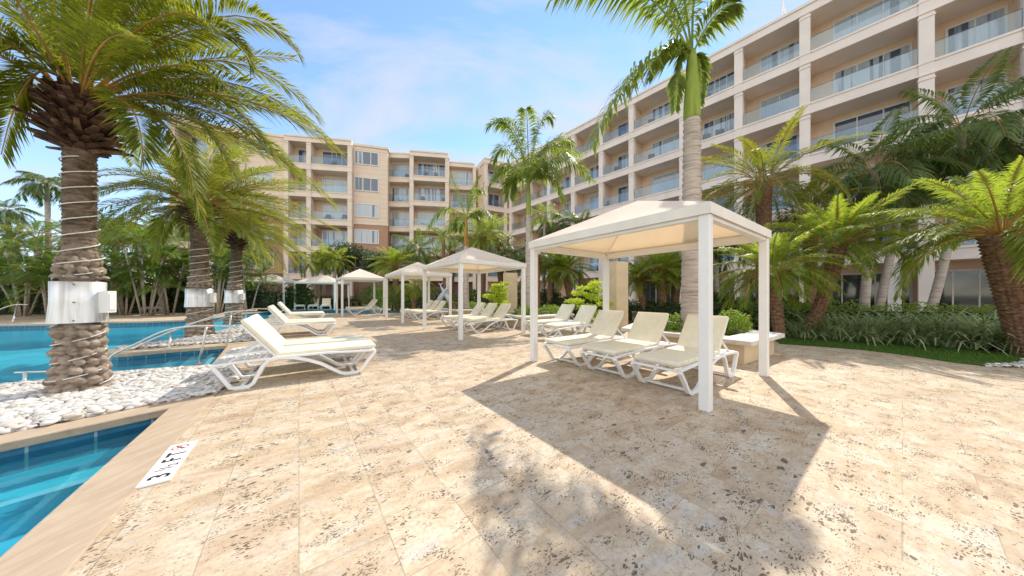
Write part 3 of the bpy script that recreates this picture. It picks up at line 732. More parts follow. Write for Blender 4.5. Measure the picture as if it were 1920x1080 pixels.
DP3 = g(437, 607); date_palm(DP3, 4.0, .22, Vector((.2, 0, 0)), 'third date palm, farthest of the three wrapped ones beside the pool', gcrown(56, 2.6, 5, .2), 90)
helix('white rope light on the trunk of the third date palm', DP3, .22, Vector((.2,0,0)), 4.0, [(.3, .9, 2, 1, .06), (.9, 1.6, 1, None, .05), (1.6, 2.0, 2.0, None, .03), (2.0, 2.9, 4.0, None, -.004)], .013)
guard('metal sheet round the third date palm, smallest in view', DP3+Vector((.05,0,0)), .315, .95, 1.52, -DP3)

# --- royal palms
def royal(base, H, r0, r1, shaftH, label, fr, Z, extra, smat, ll=.62, seed=3, z0=.45, nlf=64):
    root = empty('royal_palm', base + Vector((0, 0, z0))); tag(root, label, 'palm', 'royal palms rising from the stone planters')
    rnd = random.Random(seed); h = H-z0
    ringed_trunk(Vector((0,0,0)), Vector((0,0,h)), r0, r1, .06, int(h*7), .020, 28).build('trunk', M['royaltrunk'], root)
    sh = MB(); sh.lathe([(r1*1.0, h-.01), (r1*1.08, h+.06), (r1*1.02, h+shaftH*.25), (r1*.85, h+shaftH*.55), (r1*.72, h+shaftH*.85), (r1*.6, h+shaftH), (r1*.4, h+shaftH+.15)], n=24); sh.smooth = True; sh.build('crownshaft', smat, root)
    lf, rc = MB(), MB(); c = Vector((0, 0, h+shaftH)); bs = base+Vector((0,0,z0))
    for a, b, *q in fr:
        frond(lf, rc, c, P(*a)-bs, P(*b)-bs, n=nlf, ll=q[0] if q else ll, lw=.052, va=.15, fwd=.5, droop=.6, rr=.030, rnd=rnd, plum=.45, start=.12)
    crown(lf, rc, c, extra[0], extra[1], el0=80, el1=extra[2], dr=80, n=nlf, ll=ll, lw=.052, va=.15, fwd=.5, droop=.6, rr=.028, rnd=rnd, plum=.45, start=.12)
    lf.smooth = 'leaf'; rc.smooth = 'leaf'; lf.build('crown', M['royalfrond'], root); rc.build('frond_stalks', M['shaft'], root)
    return root
RP1 = Vector((4.24, 6.8, 0))
royal(RP1, 5.47, .228, .166, 1.48, 'tallest royal palm, ringed grey trunk and green crownshaft behind the nearest canopy',
      [((a0, a1, a2*.895), (b0, b1, b2*.895), *q) for (a0, a1, a2), (b0, b1, b2), *q in [((1200, -100, 7.4), (1035, -5, 7.0)), ((1190, 70, 7.4), (1108, 275, 7.0)), ((1300, -170, 7.6), (1330, -90, 7.8)), ((1270, -180, 7.2), (1190, -130, 7.0)), ((1316, 90, 7.7), (1313, 195, 7.7), .28), ((1272, 70, 7.6), (1266, 205, 7.7), .36), ((1335, 10, 7.2), (1380, 5, 6.9), .6), ((1240, -120, 7.2), (1120, -90, 6.6)), ((1250, 60, 7.6), (1215, 150, 7.5), .5)]],
      6.8, (0, 1.7, 20), M['shaft'], .70, 3, nlf=105)
RP2 = Vector(((991-960)/F*13.5, 13.5, 0))
royal(RP2, 5.05, .165, .115, 1.5, 'middle royal palm with yellow-green crownshaft, seen just left of the nearest canopy',
      [((965, 200, 13.5), (915, 235, 13.3)), ((1010, 190, 13.5), (1035, 222, 13.6)), ((1050, 250, 13.5), (1112, 340, 13.4)), ((950, 280, 13.4), (918, 345, 13.2)), ((960, 300, 13), (955, 370, 13.8)), ((990, 200, 13), (985, 205, 12.6)), ((1020, 270, 12.6), (1050, 330, 12.3)), ((1000, 240, 14), (1090, 290, 14.5)), ((975, 230, 13.2), (940, 225, 12.9)), ((1025, 230, 13.8), (1075, 270, 14)), ((945, 240, 13.7), (925, 300, 13.9)), ((1035, 300, 13.2), (1060, 380, 13.0))],
      13.5, (3, 1.5, 30), M['shaft'], .80, 4, nlf=80)
RP3 = Vector(((874-960)/F*17.2, 17.2, 0))
royal(RP3, 4.2, .16, .12, 1.6, 'small royal palm with orange-brown crownshaft behind the second canopy',
      [((855, 350, 17.2), (846, 325, 17.1)), ((885, 345, 17.2), (900, 330, 17.3)), ((830, 360, 17.2), (797, 440, 17)), ((910, 370, 17.2), (945, 440, 17)), ((890, 340, 16.6), (905, 360, 16.2)), ((850, 390, 17.3), (815, 470, 17.4)), ((895, 380, 17.0), (930, 470, 16.9))],
      17.2, (2, 1.5, 10), M['shaftorange'], .70, 5, nlf=64)

# ------------------------------------------------------------------ foliage helpers
def leafmass(mb, c, rad, n, size, rnd, flat=False, shell=.35):
    c = Vector(c)
    for _ in range(n):
        while True:
            d = Vector((rnd.uniform(-1, 1), rnd.uniform(-1, 1), rnd.uniform(-1, 1)))
            l = d.length
            if 0.01 < l <= 1: break
        q = d/l*(l**shell) if not flat else d
        k = 1 + .28*noise.noise(q*2.1 + c)
        p = c + Vector((q.x*rad[0]*k, q.y*rad[1]*k, q.z*rad[2]*k))
        a = Vector((rnd.gauss(0, 1), rnd.gauss(0, 1), rnd.gauss(0, .6))).normalized(); b = a.cross(Vector((rnd.gauss(0, 1), rnd.gauss(0, 1), rnd.gauss(0, 1)))).normalized()
        s = size*rnd.uniform(.6, 1.3)
        mb.add([p, p+a*s*.5+b*s*.28, p+a*s, p+a*s*.5-b*s*.28], [(0,1,2,3)])
def bush(name, label, cat, parts, n, size, mat, seed=1, group=None, stem=None, flowers=None, z0=0):
    rnd = random.Random(seed); mb = MB(); mb.smooth = 'leaf'
    c0 = Vector(parts[0][0]); root = empty(name, (c0.x, c0.y, z0)); tag(root, label, cat, group)
    off = Vector((c0.x, c0.y, z0))
    tot = sum(r[0]*r[1]*r[2] for _, r in parts)
    for c, r in parts: leafmass(mb, Vector(c)-off, r, int(n*r[0]*r[1]*r[2]/tot)+10, size, rnd)
    mb.build('foliage', mat, root)
    st = MB(); sr = stem or .03
    for c, r in parts[:6]:
        e = Vector(c)-off; st.tube([Vector((rnd.uniform(-.05, .05), rnd.uniform(-.05, .05), 0)), Vector((e.x*.4, e.y*.4, e.z*.5)), e], [sr, sr*.8, sr*.4], 6)
    st.smooth = True; st.build('stem', M['smalltrunk'], root)
    if flowers:
        fm = MB(); fm.smooth = 'leaf'
        for c, r in parts: leafmass(fm, Vector(c)-off, [k*1.08 for k in r], flowers, size*.8, rnd)
        fm.build('flowers', M['ixora'], root)
    return root
def hedge(label, pts, h, wd, n, size, mat, seed=1, name='hedge', cat='hedge', group=None):
    rnd = random.Random(seed); mb = MB(); mb.smooth = 'leaf'; pts = [Vector((p[0], p[1], 0)) for p in pts]
    seg = [(pts[i+1]-pts[i]).length for i in range(len(pts)-1)]; tot = sum(seg)
    for i in range(len(seg)):
        m = max(2, int(seg[i]/(wd*.7)))
        for k in range(m):
            c = pts[i] + (pts[i+1]-pts[i])*((k+.5)/m); hh = h*rnd.uniform(.92, 1.06)
            leafmass(mb, (c.x, c.y, hh*.5), (wd*.75, wd*.75, hh*.56), int(n*seg[i]/tot/m), size, rnd)
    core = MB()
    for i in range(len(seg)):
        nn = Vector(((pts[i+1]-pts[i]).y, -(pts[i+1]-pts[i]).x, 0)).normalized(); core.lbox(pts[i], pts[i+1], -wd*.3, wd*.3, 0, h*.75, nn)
    root = empty(name, pts[0]); tag(root, label, cat, group)
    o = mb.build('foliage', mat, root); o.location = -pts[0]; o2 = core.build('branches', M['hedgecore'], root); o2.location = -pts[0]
    return root
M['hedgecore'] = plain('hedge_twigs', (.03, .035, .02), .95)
def blades(label, x, y, r, h, n, seed, mat, name='variegated_clump', cat='grass clump', group='variegated strap-leaf clumps along the lawn'):
    rnd = random.Random(seed); mb = MB(); mb.smooth = 'leaf'
    for _ in range(n):
        az = rnd.uniform(0, 6.283); d0 = rnd.random()**.6*r*.45; p = Vector((math.cos(az)*d0, math.sin(az)*d0, 0)); az2 = az+rnd.uniform(-.7, .7); hd = Vector((math.cos(az2), math.sin(az2), 0)); sd = Vector((-hd.y, hd.x, 0))
        l = h*rnd.uniform(.8, 1.35); el = R(rnd.uniform(35, 82)); wd = rnd.uniform(.018, .032)
        pr = None; q = p; seg = 5
        for k in range(seg+1):
            ww = wd*(1-(k/seg)**2)+.001
            row = [q-sd*ww, q+sd*ww]
            if pr: mb.add(pr+row, [(0,1,3,2)]) if False else None
            pts = row
            if k == 0: allp = []
            allp += pts
            q = q + (hd*math.cos(el)+Vector((0,0,math.sin(el))))*l/seg; el -= R(rnd.uniform(12, 24))
        mb.add(allp, [(2*k, 2*k+1, 2*k+3, 2*k+2) for k in range(seg)])
    o = mb.build(name, mat); o.location = (x, y, .01); tag(o, label, cat, group); return o

# ------------------------------------------------------------------ planters
def planter(label, poly, h, fill_z):
    root = empty('stone_planter', (poly[0][0], poly[0][1], 0)); tag(root, label, 'planter', 'cream planters with stone caps'); off = Vector((poly[0][0], poly[0][1], 0))
    def pr(name, outer, inner, z0, z1, mat, bv):
        mb = MB(); n = len(outer)
        for i in range(n):
            j = (i+1) % n
            q = [outer[i], outer[j], inner[j], inner[i]]
            vs = [Vector((p[0], p[1], z))-off for z in (z0, z1) for p in q]
            mb.add(vs, [(4,5,6,7), (3,2,1,0), (0,1,5,4), (2,3,7,6)])
        mb.build(name, mat, root, bevel=bv)
    pr('wall', ring(poly, -.16), ring(poly, -.36), 0, h-.09, M['stucco'], 0)
    pr('cap_stone', poly, ring(poly, -.55), h-.09, h, M['cap'], .012)
    mb = MB(); q = ring(poly, -.3); mb.smooth = 'leaf'; mb.prism([(p[0]-off.x, p[1]-off.y) for p in q], .05, fill_z); mb.build('soil', M['mulch'], root)
PL1 = [(4.42, 5.32), (6.1, 6.45), (5.6, 9.3), (4.4, 9.9), (2.85, 7.55)]
PL2 = [(.55, 11.0), (2.6, 12.9), (4.6, 11.2), (5.2, 12.2), (2.0, 15.9), (-1.9, 14.6)]
PL2 = [(.55, 11.0), (2.8, 12.9), (1.6, 15.6), (-1.9, 14.4)]
PL3 = [(-3.0, 15.8), (-1.0, 17.2), (-2.4, 19.6), (-5.2, 18.8)]
planter('nearest cream planter with wide stone cap, behind the three front loungers', PL1, .47, .36)
planter('middle cream planter with stone cap, behind the second canopy', PL2, .47, .36)
planter('farthest cream planter with red flowers, behind the third canopy', PL3, .47, .36)
def pillar(label, x, y, w_, h):
    root = empty('garden_pillar', (x, y, 0), R(18)); tag(root, label, 'pillar', 'tan garden pillars')
    mb = MB(); mb.box((0, 0, h/2), (w_, w_, h)); mb.build('shaft', M['stucco'], root, bevel=.01)
    mb = MB(); mb.box((w_*.62, -.02, h*.78), (.16, .14, .18)); mb.build('wall_lamp', M['stumpwood'], root, bevel=.02)
pillar('tan square pillar behind the golden shrub nearest the front canopy', 4.0, 10.9, .52, 2.55)
pillar('tan square pillar behind the golden shrub at the middle planter', -.1, 15.2, .6, 2.45)
def golden(label, x, y, h, sp, z0, seed):
    rnd = random.Random(seed); parts = []
    for k in range(17):
        fz = .12 + .9*k/16; a = k*2.4 + rnd.uniform(-.5, .5); d = sp*rnd.uniform(.1, .75)*(1.1-.5*abs(fz-.6)); q = sp*rnd.uniform(.26, .46)
        parts.append(((x+math.cos(a)*d, y+math.sin(a)*d, z0+h*fz), (q, q, rnd.uniform(.05, .10))))
    bush('golden_shrub', label, 'shrub', parts, 4200, .085, M['gold'], seed, 'golden layered shrubs', .025, z0=z0)
golden('yellow-green layered shrub seen under the nearest canopy', 2.75, 10.2, 1.75, .75, .0, 5)
golden('yellow-green layered shrub seen through the second canopy', -.65, 13.1, 1.45, .62, .36, 6)
# flowering shrubs in the planters
pl_sh = [((4.0, 7.0), .30, M['brightleaf'], 0, 'yellow-green bush at the left end of the nearest planter'), ((4.55, 6.75), .26, M['hedge'], 60, 'red-flowering bush left of the royal palm in the nearest planter'),
         ((5.35, 7.0), .36, M['brightleaf'], 12, 'large yellow-green bush right of the royal palm in the nearest planter'), ((5.1, 8.1), .32, M['hedge'], 10, 'dark green bush at the back of the nearest planter')]
for i, ((x, y), r, mt, fl, lb) in enumerate(pl_sh):
    bush('planter_shrub', lb, 'shrub', [((x, y, .36+r*.8), (r, r, r*.85)), ((x+r*.6, y+r*.4, .36+r*.6), (r*.7, r*.7, r*.6)), ((x-r*.6, y-r*.1, .36+r*.55), (r*.7, r*.7, r*.6))], 2200, .06, mt, 20+i, 'small shrubs in the planters', .012, fl, z0=.36)
for i, (x, y, fl, lb) in enumerate(((1.7, 13.1, 0, 'low yellow-green bush at the right end of the middle planter'), (.6, 12.4, 0, 'low green bush near the front of the middle planter'), (-.9, 14.0, 0, 'low bush at the left end of the middle planter'),
                                 (-3.3, 17.2, 220, 'low red-flowering bush in the farthest planter'), (-2.4, 17.6, 0, 'low yellow-green bush in the farthest planter'), (-4.4, 18.4, 0, 'low bush at the left end of the farthest planter'))):
    bush('planter_shrub', lb, 'shrub', [((x, y, .60), (.5, .4, .28)), ((x+.3, y+.3, .55), (.4, .3, .25))], 1300, .08, M['brightleaf'] if not fl else M['hedge'], 40+i, 'small shrubs in the planters', .012, fl, z0=.36)

# ------------------------------------------------------------------ canopies
def canopy(label, posts, group='white canopies over the loungers', H=2.40, apex=.66):
    A = Vector((posts[0][0], posts[0][1], 0)); c = Vector((0, 0, 0))
    u = Vector((posts[1][0], posts[1][1], 0)); v = Vector((posts[2][0], posts[2][1], 0))   # edge vectors from near post
    root = empty('sun_canopy', A + (u+v)/2, math.atan2(v.y, v.x)); tag(root, label, 'canopy', group)
    lx, ly = v.length/2, u.length/2
    for sx in (-1, 1):
        for sy in (-1, 1):
            mb = MB(); mb.box((sx*lx, sy*ly, (H-.1)/2), (.115, .115, H-.1)); mb.build('post', M['white_metal'], root, bevel=.008)
    for sy in (-1, 1): mb = MB(); mb.box((0, sy*ly, H-.115), (2*lx-.117, .09, .12)); mb.build('beam', M['white_metal'], root, bevel=.006)
    for sx in (-1, 1): mb = MB(); mb.box((sx*lx, 0, H-.115), (.09, 2*ly-.117, .12)); mb.build('beam', M['white_metal'], root, bevel=.006)
    # fabric: four panels with a little sag, and a valance
    ex, ey = lx+.075, ly+.075; n = 8; mb = MB(); rid = .0
    corners = [(-ex, -ey), (ex, -ey), (ex, ey), (-ex, ey)]; ap = Vector((0, 0, H+apex))
    for k in range(4):
        a = Vector((*corners[k], H)); b = Vector((*corners[(k+1) % 4], H)); vs = []; idx = {}
        for i in range(n+1):
            for j in range(n+1-i):
                s, t = j/n, i/n; q = a + (b-a)*(s/(1) if t < 1 else 0); q = a*(1-s-t) + b*s + ap*t
                q.z -= .25*s*t*(1-s-t)*4*.9; idx[(i, j)] = len(vs); vs.append(q)
        fs = []
        for i in range(n):
            for j in range(n-i):
                fs.append((idx[(i, j)], idx[(i, j+1)], idx[(i+1, j)]))
                if j < n-i-1: fs.append((idx[(i, j+1)], idx[(i+1, j+1)], idx[(i+1, j)]))
        mb.add(vs, fs)
    mb.smooth = True; me = mb.mesh('fabric_roof', M['fabric']); bm = bmesh.new(); bm.from_mesh(me)
    bmesh.ops.remove_doubles(bm, verts=bm.verts, dist=1e-4); bmesh.ops.recalc_face_normals(bm, faces=bm.faces); bm.to_mesh(me); bm.free()
    for p in me.polygons: p.use_smooth = False
    o = link('fabric_roof', me, root); sm = o.modifiers.new('thick', 'SOLIDIFY'); sm.thickness = .005
    mb = MB()
    for sy in (-1, 1): mb.box((0, sy*ey, H-.067), (2*ex, .012, .13))
    for sx in (-1, 1): mb.box((sx*ex, 0, H-.067), (.012, 2*ey-.013, .13))
    mb.build('valance', M['fabricedge'], root, bevel=.003)
    for sx in (-1, 1):
        for sy in (-1, 1): mb = MB(); mb.tube([(sx*lx, sy*ly, H-.07), (0, 0, H+apex-.06)], .018, 8); mb.build('roof_brace', M['white_metal'], root)
    return root
M['fabricedge'] = plain('canopy_valance', (.78, .74, .66), .75, 0, .04, 3)
uP = U*3.05; vP = V*2.38
def can(label, near): return canopy(label, [near, uP, vP])
can('nearest and largest white canopy, over three front loungers', g(1323, 769))
can('second white canopy from the front, with three loungers beneath', Vector((-1.52, 8.55, 0)))
can('third white canopy, partly hidden behind the second one', Vector((-5.08, 13.4, 0)))
can('fourth white canopy, standing beyond the two pairs of loungers', Vector((-10.3, 17.5, 0)))
canopy('white canopy across the pool facing the camera, right one of the back pair', [Vector((-18.15, 24.2, 0)), Vector((-.25, 2.38, 0)), Vector((3.22, .2, 0))])
canopy('white canopy across the pool, left one of the back pair behind the palm fronds', [Vector((-22.0, 23.4, 0)), Vector((-.3, 2.38, 0)), Vector((3.3, .3, 0))])

# ------------------------------------------------------------------ loungers (x: head -> foot)
def make_lounger():
    root = empty('sun_lounger'); W = .66
    prof = [(.0, .37), (.10, .20), (.19, .035), (.24, .02), (.38, .02), (.43, .06), (.53, .28), (.60, .375), (.72, .395), (.90, .375), (1.08, .315), (1.25, .235), (1.40, .13), (1.52, .045), (1.60, .02), (1.76, .02), (1.82, .05), (1.93, .20), (2.05, .345)]
    for sy in (-1, 1):
        mb = MB(); mb.strip([(x, sy*W/2, z) for x, z in prof], (0, .028, 0), .05)
        mb.strip([(0.0, sy*W/2, .365), (.3, sy*W/2, .385), (.62, sy*W/2, .395)], (0, .022, 0), .035)
        mb.strip([(.72, sy*W/2, .40), (1.3, sy*W/2, .40), (2.05, sy*W/2, .362)], (0, .024, 0), .035)
        mb.build('side_frame', M['plastic'], root, bevel=.008)
    for x, z in ((.01, .37), (1.70, .035), (.31, .035), (2.04, .352)):
        mb = MB(); mb.box((x, 0, z), (.05, W-.05, .03)); mb.build('crossbar', M['plastic'], root, bevel=.006)
    mb = MB()
    for k in range(18): mb.box((.70+k*.075, 0, .392), (.052, W-.06, .014))
    for k in range(7): mb.box((.09+k*.08, 0, .380), (.052, W-.06, .014))
    mb.build('slat_seat', M['plastic'], root)
    a, b = Vector((.68, 0, .415)), Vector((.30, 0, .90)); d = (b-a).normalized(); nn = Vector((d.z, 0, -d.x)); ang = math.atan2(-(b-a).z, (b-a).x)
    Mr = Matrix(((d.x, 0, nn.x), (0, 1, 0), (d.z, 0, nn.z)))
    mb = MB(); c = (a+b)/2
    for sy in (-1, 1): mb.box(c+Vector((0, sy*(W/2-.06), 0)), (.64, .05, .03), Mr)
    for k in range(7): mb.box(a+d*(.04+k*.09), (.05, W-.10, .014), Mr)
    mb.build('backrest', M['plastic'], root, bevel=.004)
    mb = MB(); mb.strip([(.50, -W/2+.07, .62), (.16, -W/2+.07, .385)], (0, .014, 0), .02); mb.build('back_strut', M['plastic'], root); mb = MB(); mb.strip([(.50, W/2-.07, .62), (.16, W/2-.07, .385)], (0, .014, 0), .02)
    mb.build('back_strut', M['plastic'], root)
    def cush(name, c, size, m, bv=.022):
        mb = MB(); n = 1; mb.box(c, size, m); o = mb.build(name, M['cushion'], root, bevel=bv, seg=4)
        for p in o.data.polygons: p.use_smooth = True
        return o
    cush('seat_cushion', (1.37, 0, .434), (1.38, W-.03, .066), None, .026)
    q = cush('back_cushion', c + nn*.048 + d*.02, (.70, W-.03, .062), Mr, .026)
    mb = MB()
    for k in (-.32, .32):
        mb.box((1.37+k*1.2, 0, .434), (.003, W-.022, .069))
    mb.build('piping', M['cushion'], q)
    return root
proto = make_lounger(); first = [True]
def lounger(head, direction, label, group):
    """head = plan point of the head end centre; direction = unit vector head->foot"""
    o = proto if first[0] else copy_tree(proto); first[0] = False
    o.location = (head[0], head[1], .0); o.rotation_euler = (0, 0, math.atan2(direction[1], direction[0])); tag(o, label, 'sun lounger', group); return o
dR = Vector((-.812, -.584)); dR.normalize()
GA = 'cream cushioned loungers under the canopies'; GB = 'cream cushioned loungers on the pool side'; GC = 'loungers across the pool'
def at(p, k): return (p[0], p[1])
c1 = Vector((3.62, 5.16))
for k, lb in enumerate(('lounger under the nearest canopy, closest to the camera and right of its companions', 'middle one of the three loungers under the nearest canopy', 'leftmost of the three loungers under the nearest canopy')):
    c = c1 + Vector((U.x, U.y))*.95*k; lounger(c, dR, lb, GA)
lounger((2.75, 9.55), dR, 'lounger just beyond the nearest canopy, right one of two by the middle planter', GA)
lounger((2.30, 10.65), dR, 'lounger just beyond the nearest canopy, left one of two by the middle planter', GA)
for k, lb in enumerate(('right lounger under the second canopy', 'middle lounger under the second canopy', 'left lounger under the second canopy')):
    c = Vector((.02, 11.3)) + Vector((U.x, U.y))*.92*k; lounger(c, dR, lb, GA)
for k, lb in enumerate(('right lounger under the third canopy', 'middle lounger under the third canopy', 'left lounger under the third canopy')):
    c = Vector((-3.55, 16.2)) + Vector((U.x, U.y))*.92*k; lounger(c, dR, lb, GA)
for k, lb in enumerate(('right lounger under the fourth canopy', 'left lounger under the fourth canopy')):
    c = Vector((-9.2, 20.3)) + Vector((U.x, U.y))*.92*k; lounger(c, dR, lb, GA)
dL = Vector((.824, .566)); uu = Vector((U.x, U.y))
def left_pair(rearfoot, lbs):
    r = Vector(rearfoot)
    for k, lb in enumerate(lbs): h = r - dL*.31 + uu*(.34 + .86*k); lounger(h, dL, lb, GB)
left_pair((-3.83, 4.11), ('side-on front lounger by the pebbles with its white frame in full view', 'lounger right behind the side-on front lounger by the pebbles'))
left_pair((-7.32, 8.68), ('near lounger of the second pair by the pool', 'far lounger of the second pair by the pool'))
left_pair((-10.45, 12.9), ('near lounger of the third pair by the pool', 'far lounger of the third pair by the pool'))
ords = ['first', 'second', 'third', 'fourth', 'fifth', 'sixth']
for k, (px, hz) in enumerate(((464, 24.6), (489, 24.6), (514, 24.6), (564.5, 25.4), (588, 25.4), (610, 25.4))):
    lb = ['leftmost', 'middle', 'rightmost'][k % 3] + (' lounger under the left canopy across the pool' if k < 3 else ' lounger under the right canopy across the pool')
    lounger(((px-960)/F*hz, hz+.2), (0.5, -.87), lb, GC)
for k, px in enumerate((323, 336)):
    lounger(((px-960)/F*22, 22.), (0.3, -1), ['left', 'right'][k] + ' lounger of the two behind the second date palm, beyond the pool', GC)

# small things near the fourth canopy and the back pair
def stool(label, x, y):
    root = empty('side_table', (x, y, 0)); tag(root, label, 'table', 'small wooden tables by the brick wall')
    mb = MB(); mb.box((0, 0, .60), (.5, .5, .04)); mb.build('table_top', M['wood'], root, bevel=.005)
    for sx in (-1, 1):
        for sy in (-1, 1): mb = MB(); mb.box((sx*.2, sy*.2, .29), (.05, .05, .58)); mb.build('leg', M['wood'], root)
stool('small brown table left of the fourth canopy\'s loungers', -15.6, 27.); stool('small brown table right beside the other one at the brick wall', -14.7, 27.)
root = empty('towel_bin', ((540-960)/F*24.6, 24.6, 0)); tag(root, 'cream towel bin standing between the two back canopies', 'bin')
mb = MB(); mb.box((0, 0, .32), (.36, .36, .64)); mb.build('body', M['cap'], root, bevel=.02); mb = MB(); mb.box((0, 0, .66), (.40, .40, .04)); mb.build('lid', M['wood'], root, bevel=.01); mb = MB(); mb.box((0, -.183, .45), (.16, .006, .10)); mb.build('slot', M['dark'], root)
root = empty('garden_bollard', (6.25, 14.6, 0)); tag(root, 'short pale bollard light in front of the hedge behind the nearest planter', 'bollard')
mb = MB(); mb.lathe([(.16, 0), (.16, .42)], n=16); mb.build('post', M['stumpwood'], root); mb = MB(); mb.lathe([(.19, .42), (.19, .47), (.05, .50)], n=16); mb.build('cap', M['cap'], root)
# statue
sx, sy = (833-960)/F*21.5, 21.5
root = empty('garden_statue', (sx, sy, 0)); tag(root, 'pale stone statue of two leaping fish on a pedestal, seen between the canopies', 'statue')
mb = MB(); mb.box((0, 0, .2), (1.5, .8, .4)); mb.box((0, 0, .48), (1.2, .6, .17)); mb.build('pedestal', M['statue'], root, bevel=.02)
mb = MB()
for s in (-1, 1):
    mb.tube([(s*.35, 0, .55), (s*.42, .05*s, .85), (s*.15, .05*s, 1.25), (s*-.12, .05*s, 1.65), (s*-.30, .05*s, 1.98)], [.10, .20, .19, .11, .03], 10)
    t = Vector((s*-.30, .05*s, 1.96)); mb.add([t, t+Vector((-.22, .02, .28)), t+Vector((-.02, .02, .16)), t+Vector((.20, .02, .28)), t+Vector((0, -.03, .02))], [(0,1,2,4), (0,4,2,3)])
    mb.tube([(s*.25, 0, 1.05), (s*.5, .1, 1.22)], [.06, .01], 6)
mb.smooth = True; mb.build('fish', M['statue'], root)

# ------------------------------------------------------------------ handrails
def rail(label, pts, posts, r=.019):
    root = empty('handrail', pts[0] if pts[0].z < .3 else (pts[0].x, pts[0].y, 0)); tag(root, label, 'handrail', 'bent metal handrails at the pool steps'); off = root.location.copy()
    dense = []; n = len(pts)
    for i in range(n-1):
        p0, p1, p2, p3 = (pts[max(0, min(n-1, j))] for j in (i-1, i, i+1, i+2))
        for s in range(6):
            t = s/6; dense.append(0.5*((2*p1)+(p2-p0)*t+(2*p0-5*p1+4*p2-p3)*t*t+(3*p1-p0-3*p2+p3)*t**3)-off)
    dense.append(pts[-1]-off); mb = MB(); mb.tube(dense, r, 10); mb.smooth = True; mb.build('rail', M['rail'], root)
    for a, b in posts:
        mb = MB(); mb.tube([a-off, a.lerp(b, .5)-off+Vector((.012, 0, 0)), b-off], r, 10); mb.smooth = True; mb.build('post', M['rail'], root)
        mb = MB(); mb.lathe([(r*2.2, 0), (r*2.2, .012), (r*1.1, .02)], a-off, 12); mb.build('flange', M['rail'], root)
    return root
b0, b1 = g(213, 690), g(372, 682)
rail('near curved handrail rising over the pool steps beside the front loungers', [P(207, 692, 5.3), P(209, 668, 5.3), P(255, 645, 5.45), P(310, 620, 5.55), P(370, 611, 5.65), P(440, 612, 5.75)], [(g(372, 682), P(387, 613, 5.6))])
rail('far curved handrail beside the white pebbles of the spit', [P(255, 662, 7.1), P(262, 648, 7.1), P(320, 622, 7.3), P(380, 600, 7.5), P(430, 585, 7.7), P(482, 582, 7.9)], [(g(317, 655), P(319, 623, 7.3)), (g(425, 648), P(434, 585, 7.7))])
rail('third curved handrail by the second pair of loungers', [P(395, 615, 9.6), P(400, 605, 9.6), P(430, 592, 9.8), P(470, 580, 10.), P(500, 579, 10.2)], [(g(456, 625), P(462, 582, 10.0))])
rail('low straight metal rail at the pool edge left of the nearest date palm', [P(28, 699, 4.75), P(60, 698, 4.8), P(110, 696, 4.85)], [(g(45, 715), P(46, 699, 4.77))])
rail('distant curved handrail at the far left across the pool', [P(-30, 590, 14.9), P(0, 580, 14.9), P(25, 572, 15), P(52, 571, 15)], [(g(24, 604), P(32, 572, 15))], .03)

# ------------------------------------------------------------------ hotel
KB = 1.12; hz = lambda z: CH + (z-CH)*KB
SLAB = [hz(z) for z in (3.64, 6.74, 9.84, 12.94, 16.04)]; ROOF = hz(19.08); FH = .70
hotel = empty('hotel_building', (0, 40, 0)); tag(hotel, 'six-storey peach hotel with columned balconies wrapping round the pool deck', 'hotel'); HO = Vector((0, 40, 0))
def hb(mb, name, mat, parent=None, bevel=0):
    o = mb.build(name, mat, hotel if parent is None else parent, bevel)
    if parent is None: o.location = -HO
    return o
def SR(x): return 94 + .0941*(x-1499)
def RW(x): Z = 1677*KB/SR(x); return Vector(((x-960)/F*Z, Z, 0))
pane_ct = [0]
def door_set(A, B, n, d, z0, h, mat='pane', name='balcony_door', mull=3, fw=.10):
    """glazed opening from A to B (plan) set at offset d behind the facade line; n = outward normal"""
    mb = MB(); t = (B-A).normalized(); Ln = (B-A).length; a, b = A - n*d, B - n*d
    mb.lbox(a, a+t*fw, 0, .06, z0, z0+h, n); mb.lbox(b-t*fw, b, 0, .06, z0, z0+h, n); mb.lbox(a+t*fw, b-t*fw, 0, .06, z0+h-fw, z0+h, n)
    mb.lbox(a+t*fw, b-t*fw, 0, .05, z0, z0+.06, n)
    for k in range(1, mull): q = a + t*(Ln*k/mull); mb.lbox(q-t*.03, q+t*.03, 0, .05, z0+.06, z0+h-fw, n)
    o = hb(mb, name, M['winframe'])
    mb = MB(); mb.lbox(a+t*fw, b-t*fw, .012, .022, z0+.05, z0+h-fw, n); p = mb.build('pane', M[mat], o)
    return o
def railing(A, B, n, z, hh=1.0):
    mb = MB(); mb.lbox(A, B, -.10, -.085, z+.06, z+hh, n); o = hb(mb, 'balcony_railing', M['glass'])
    mb = MB(); mb.lbox(A, B, -.105, -.08, z+hh, z+hh+.018, n); mb.build('top_rail', M['darkrail'], o)
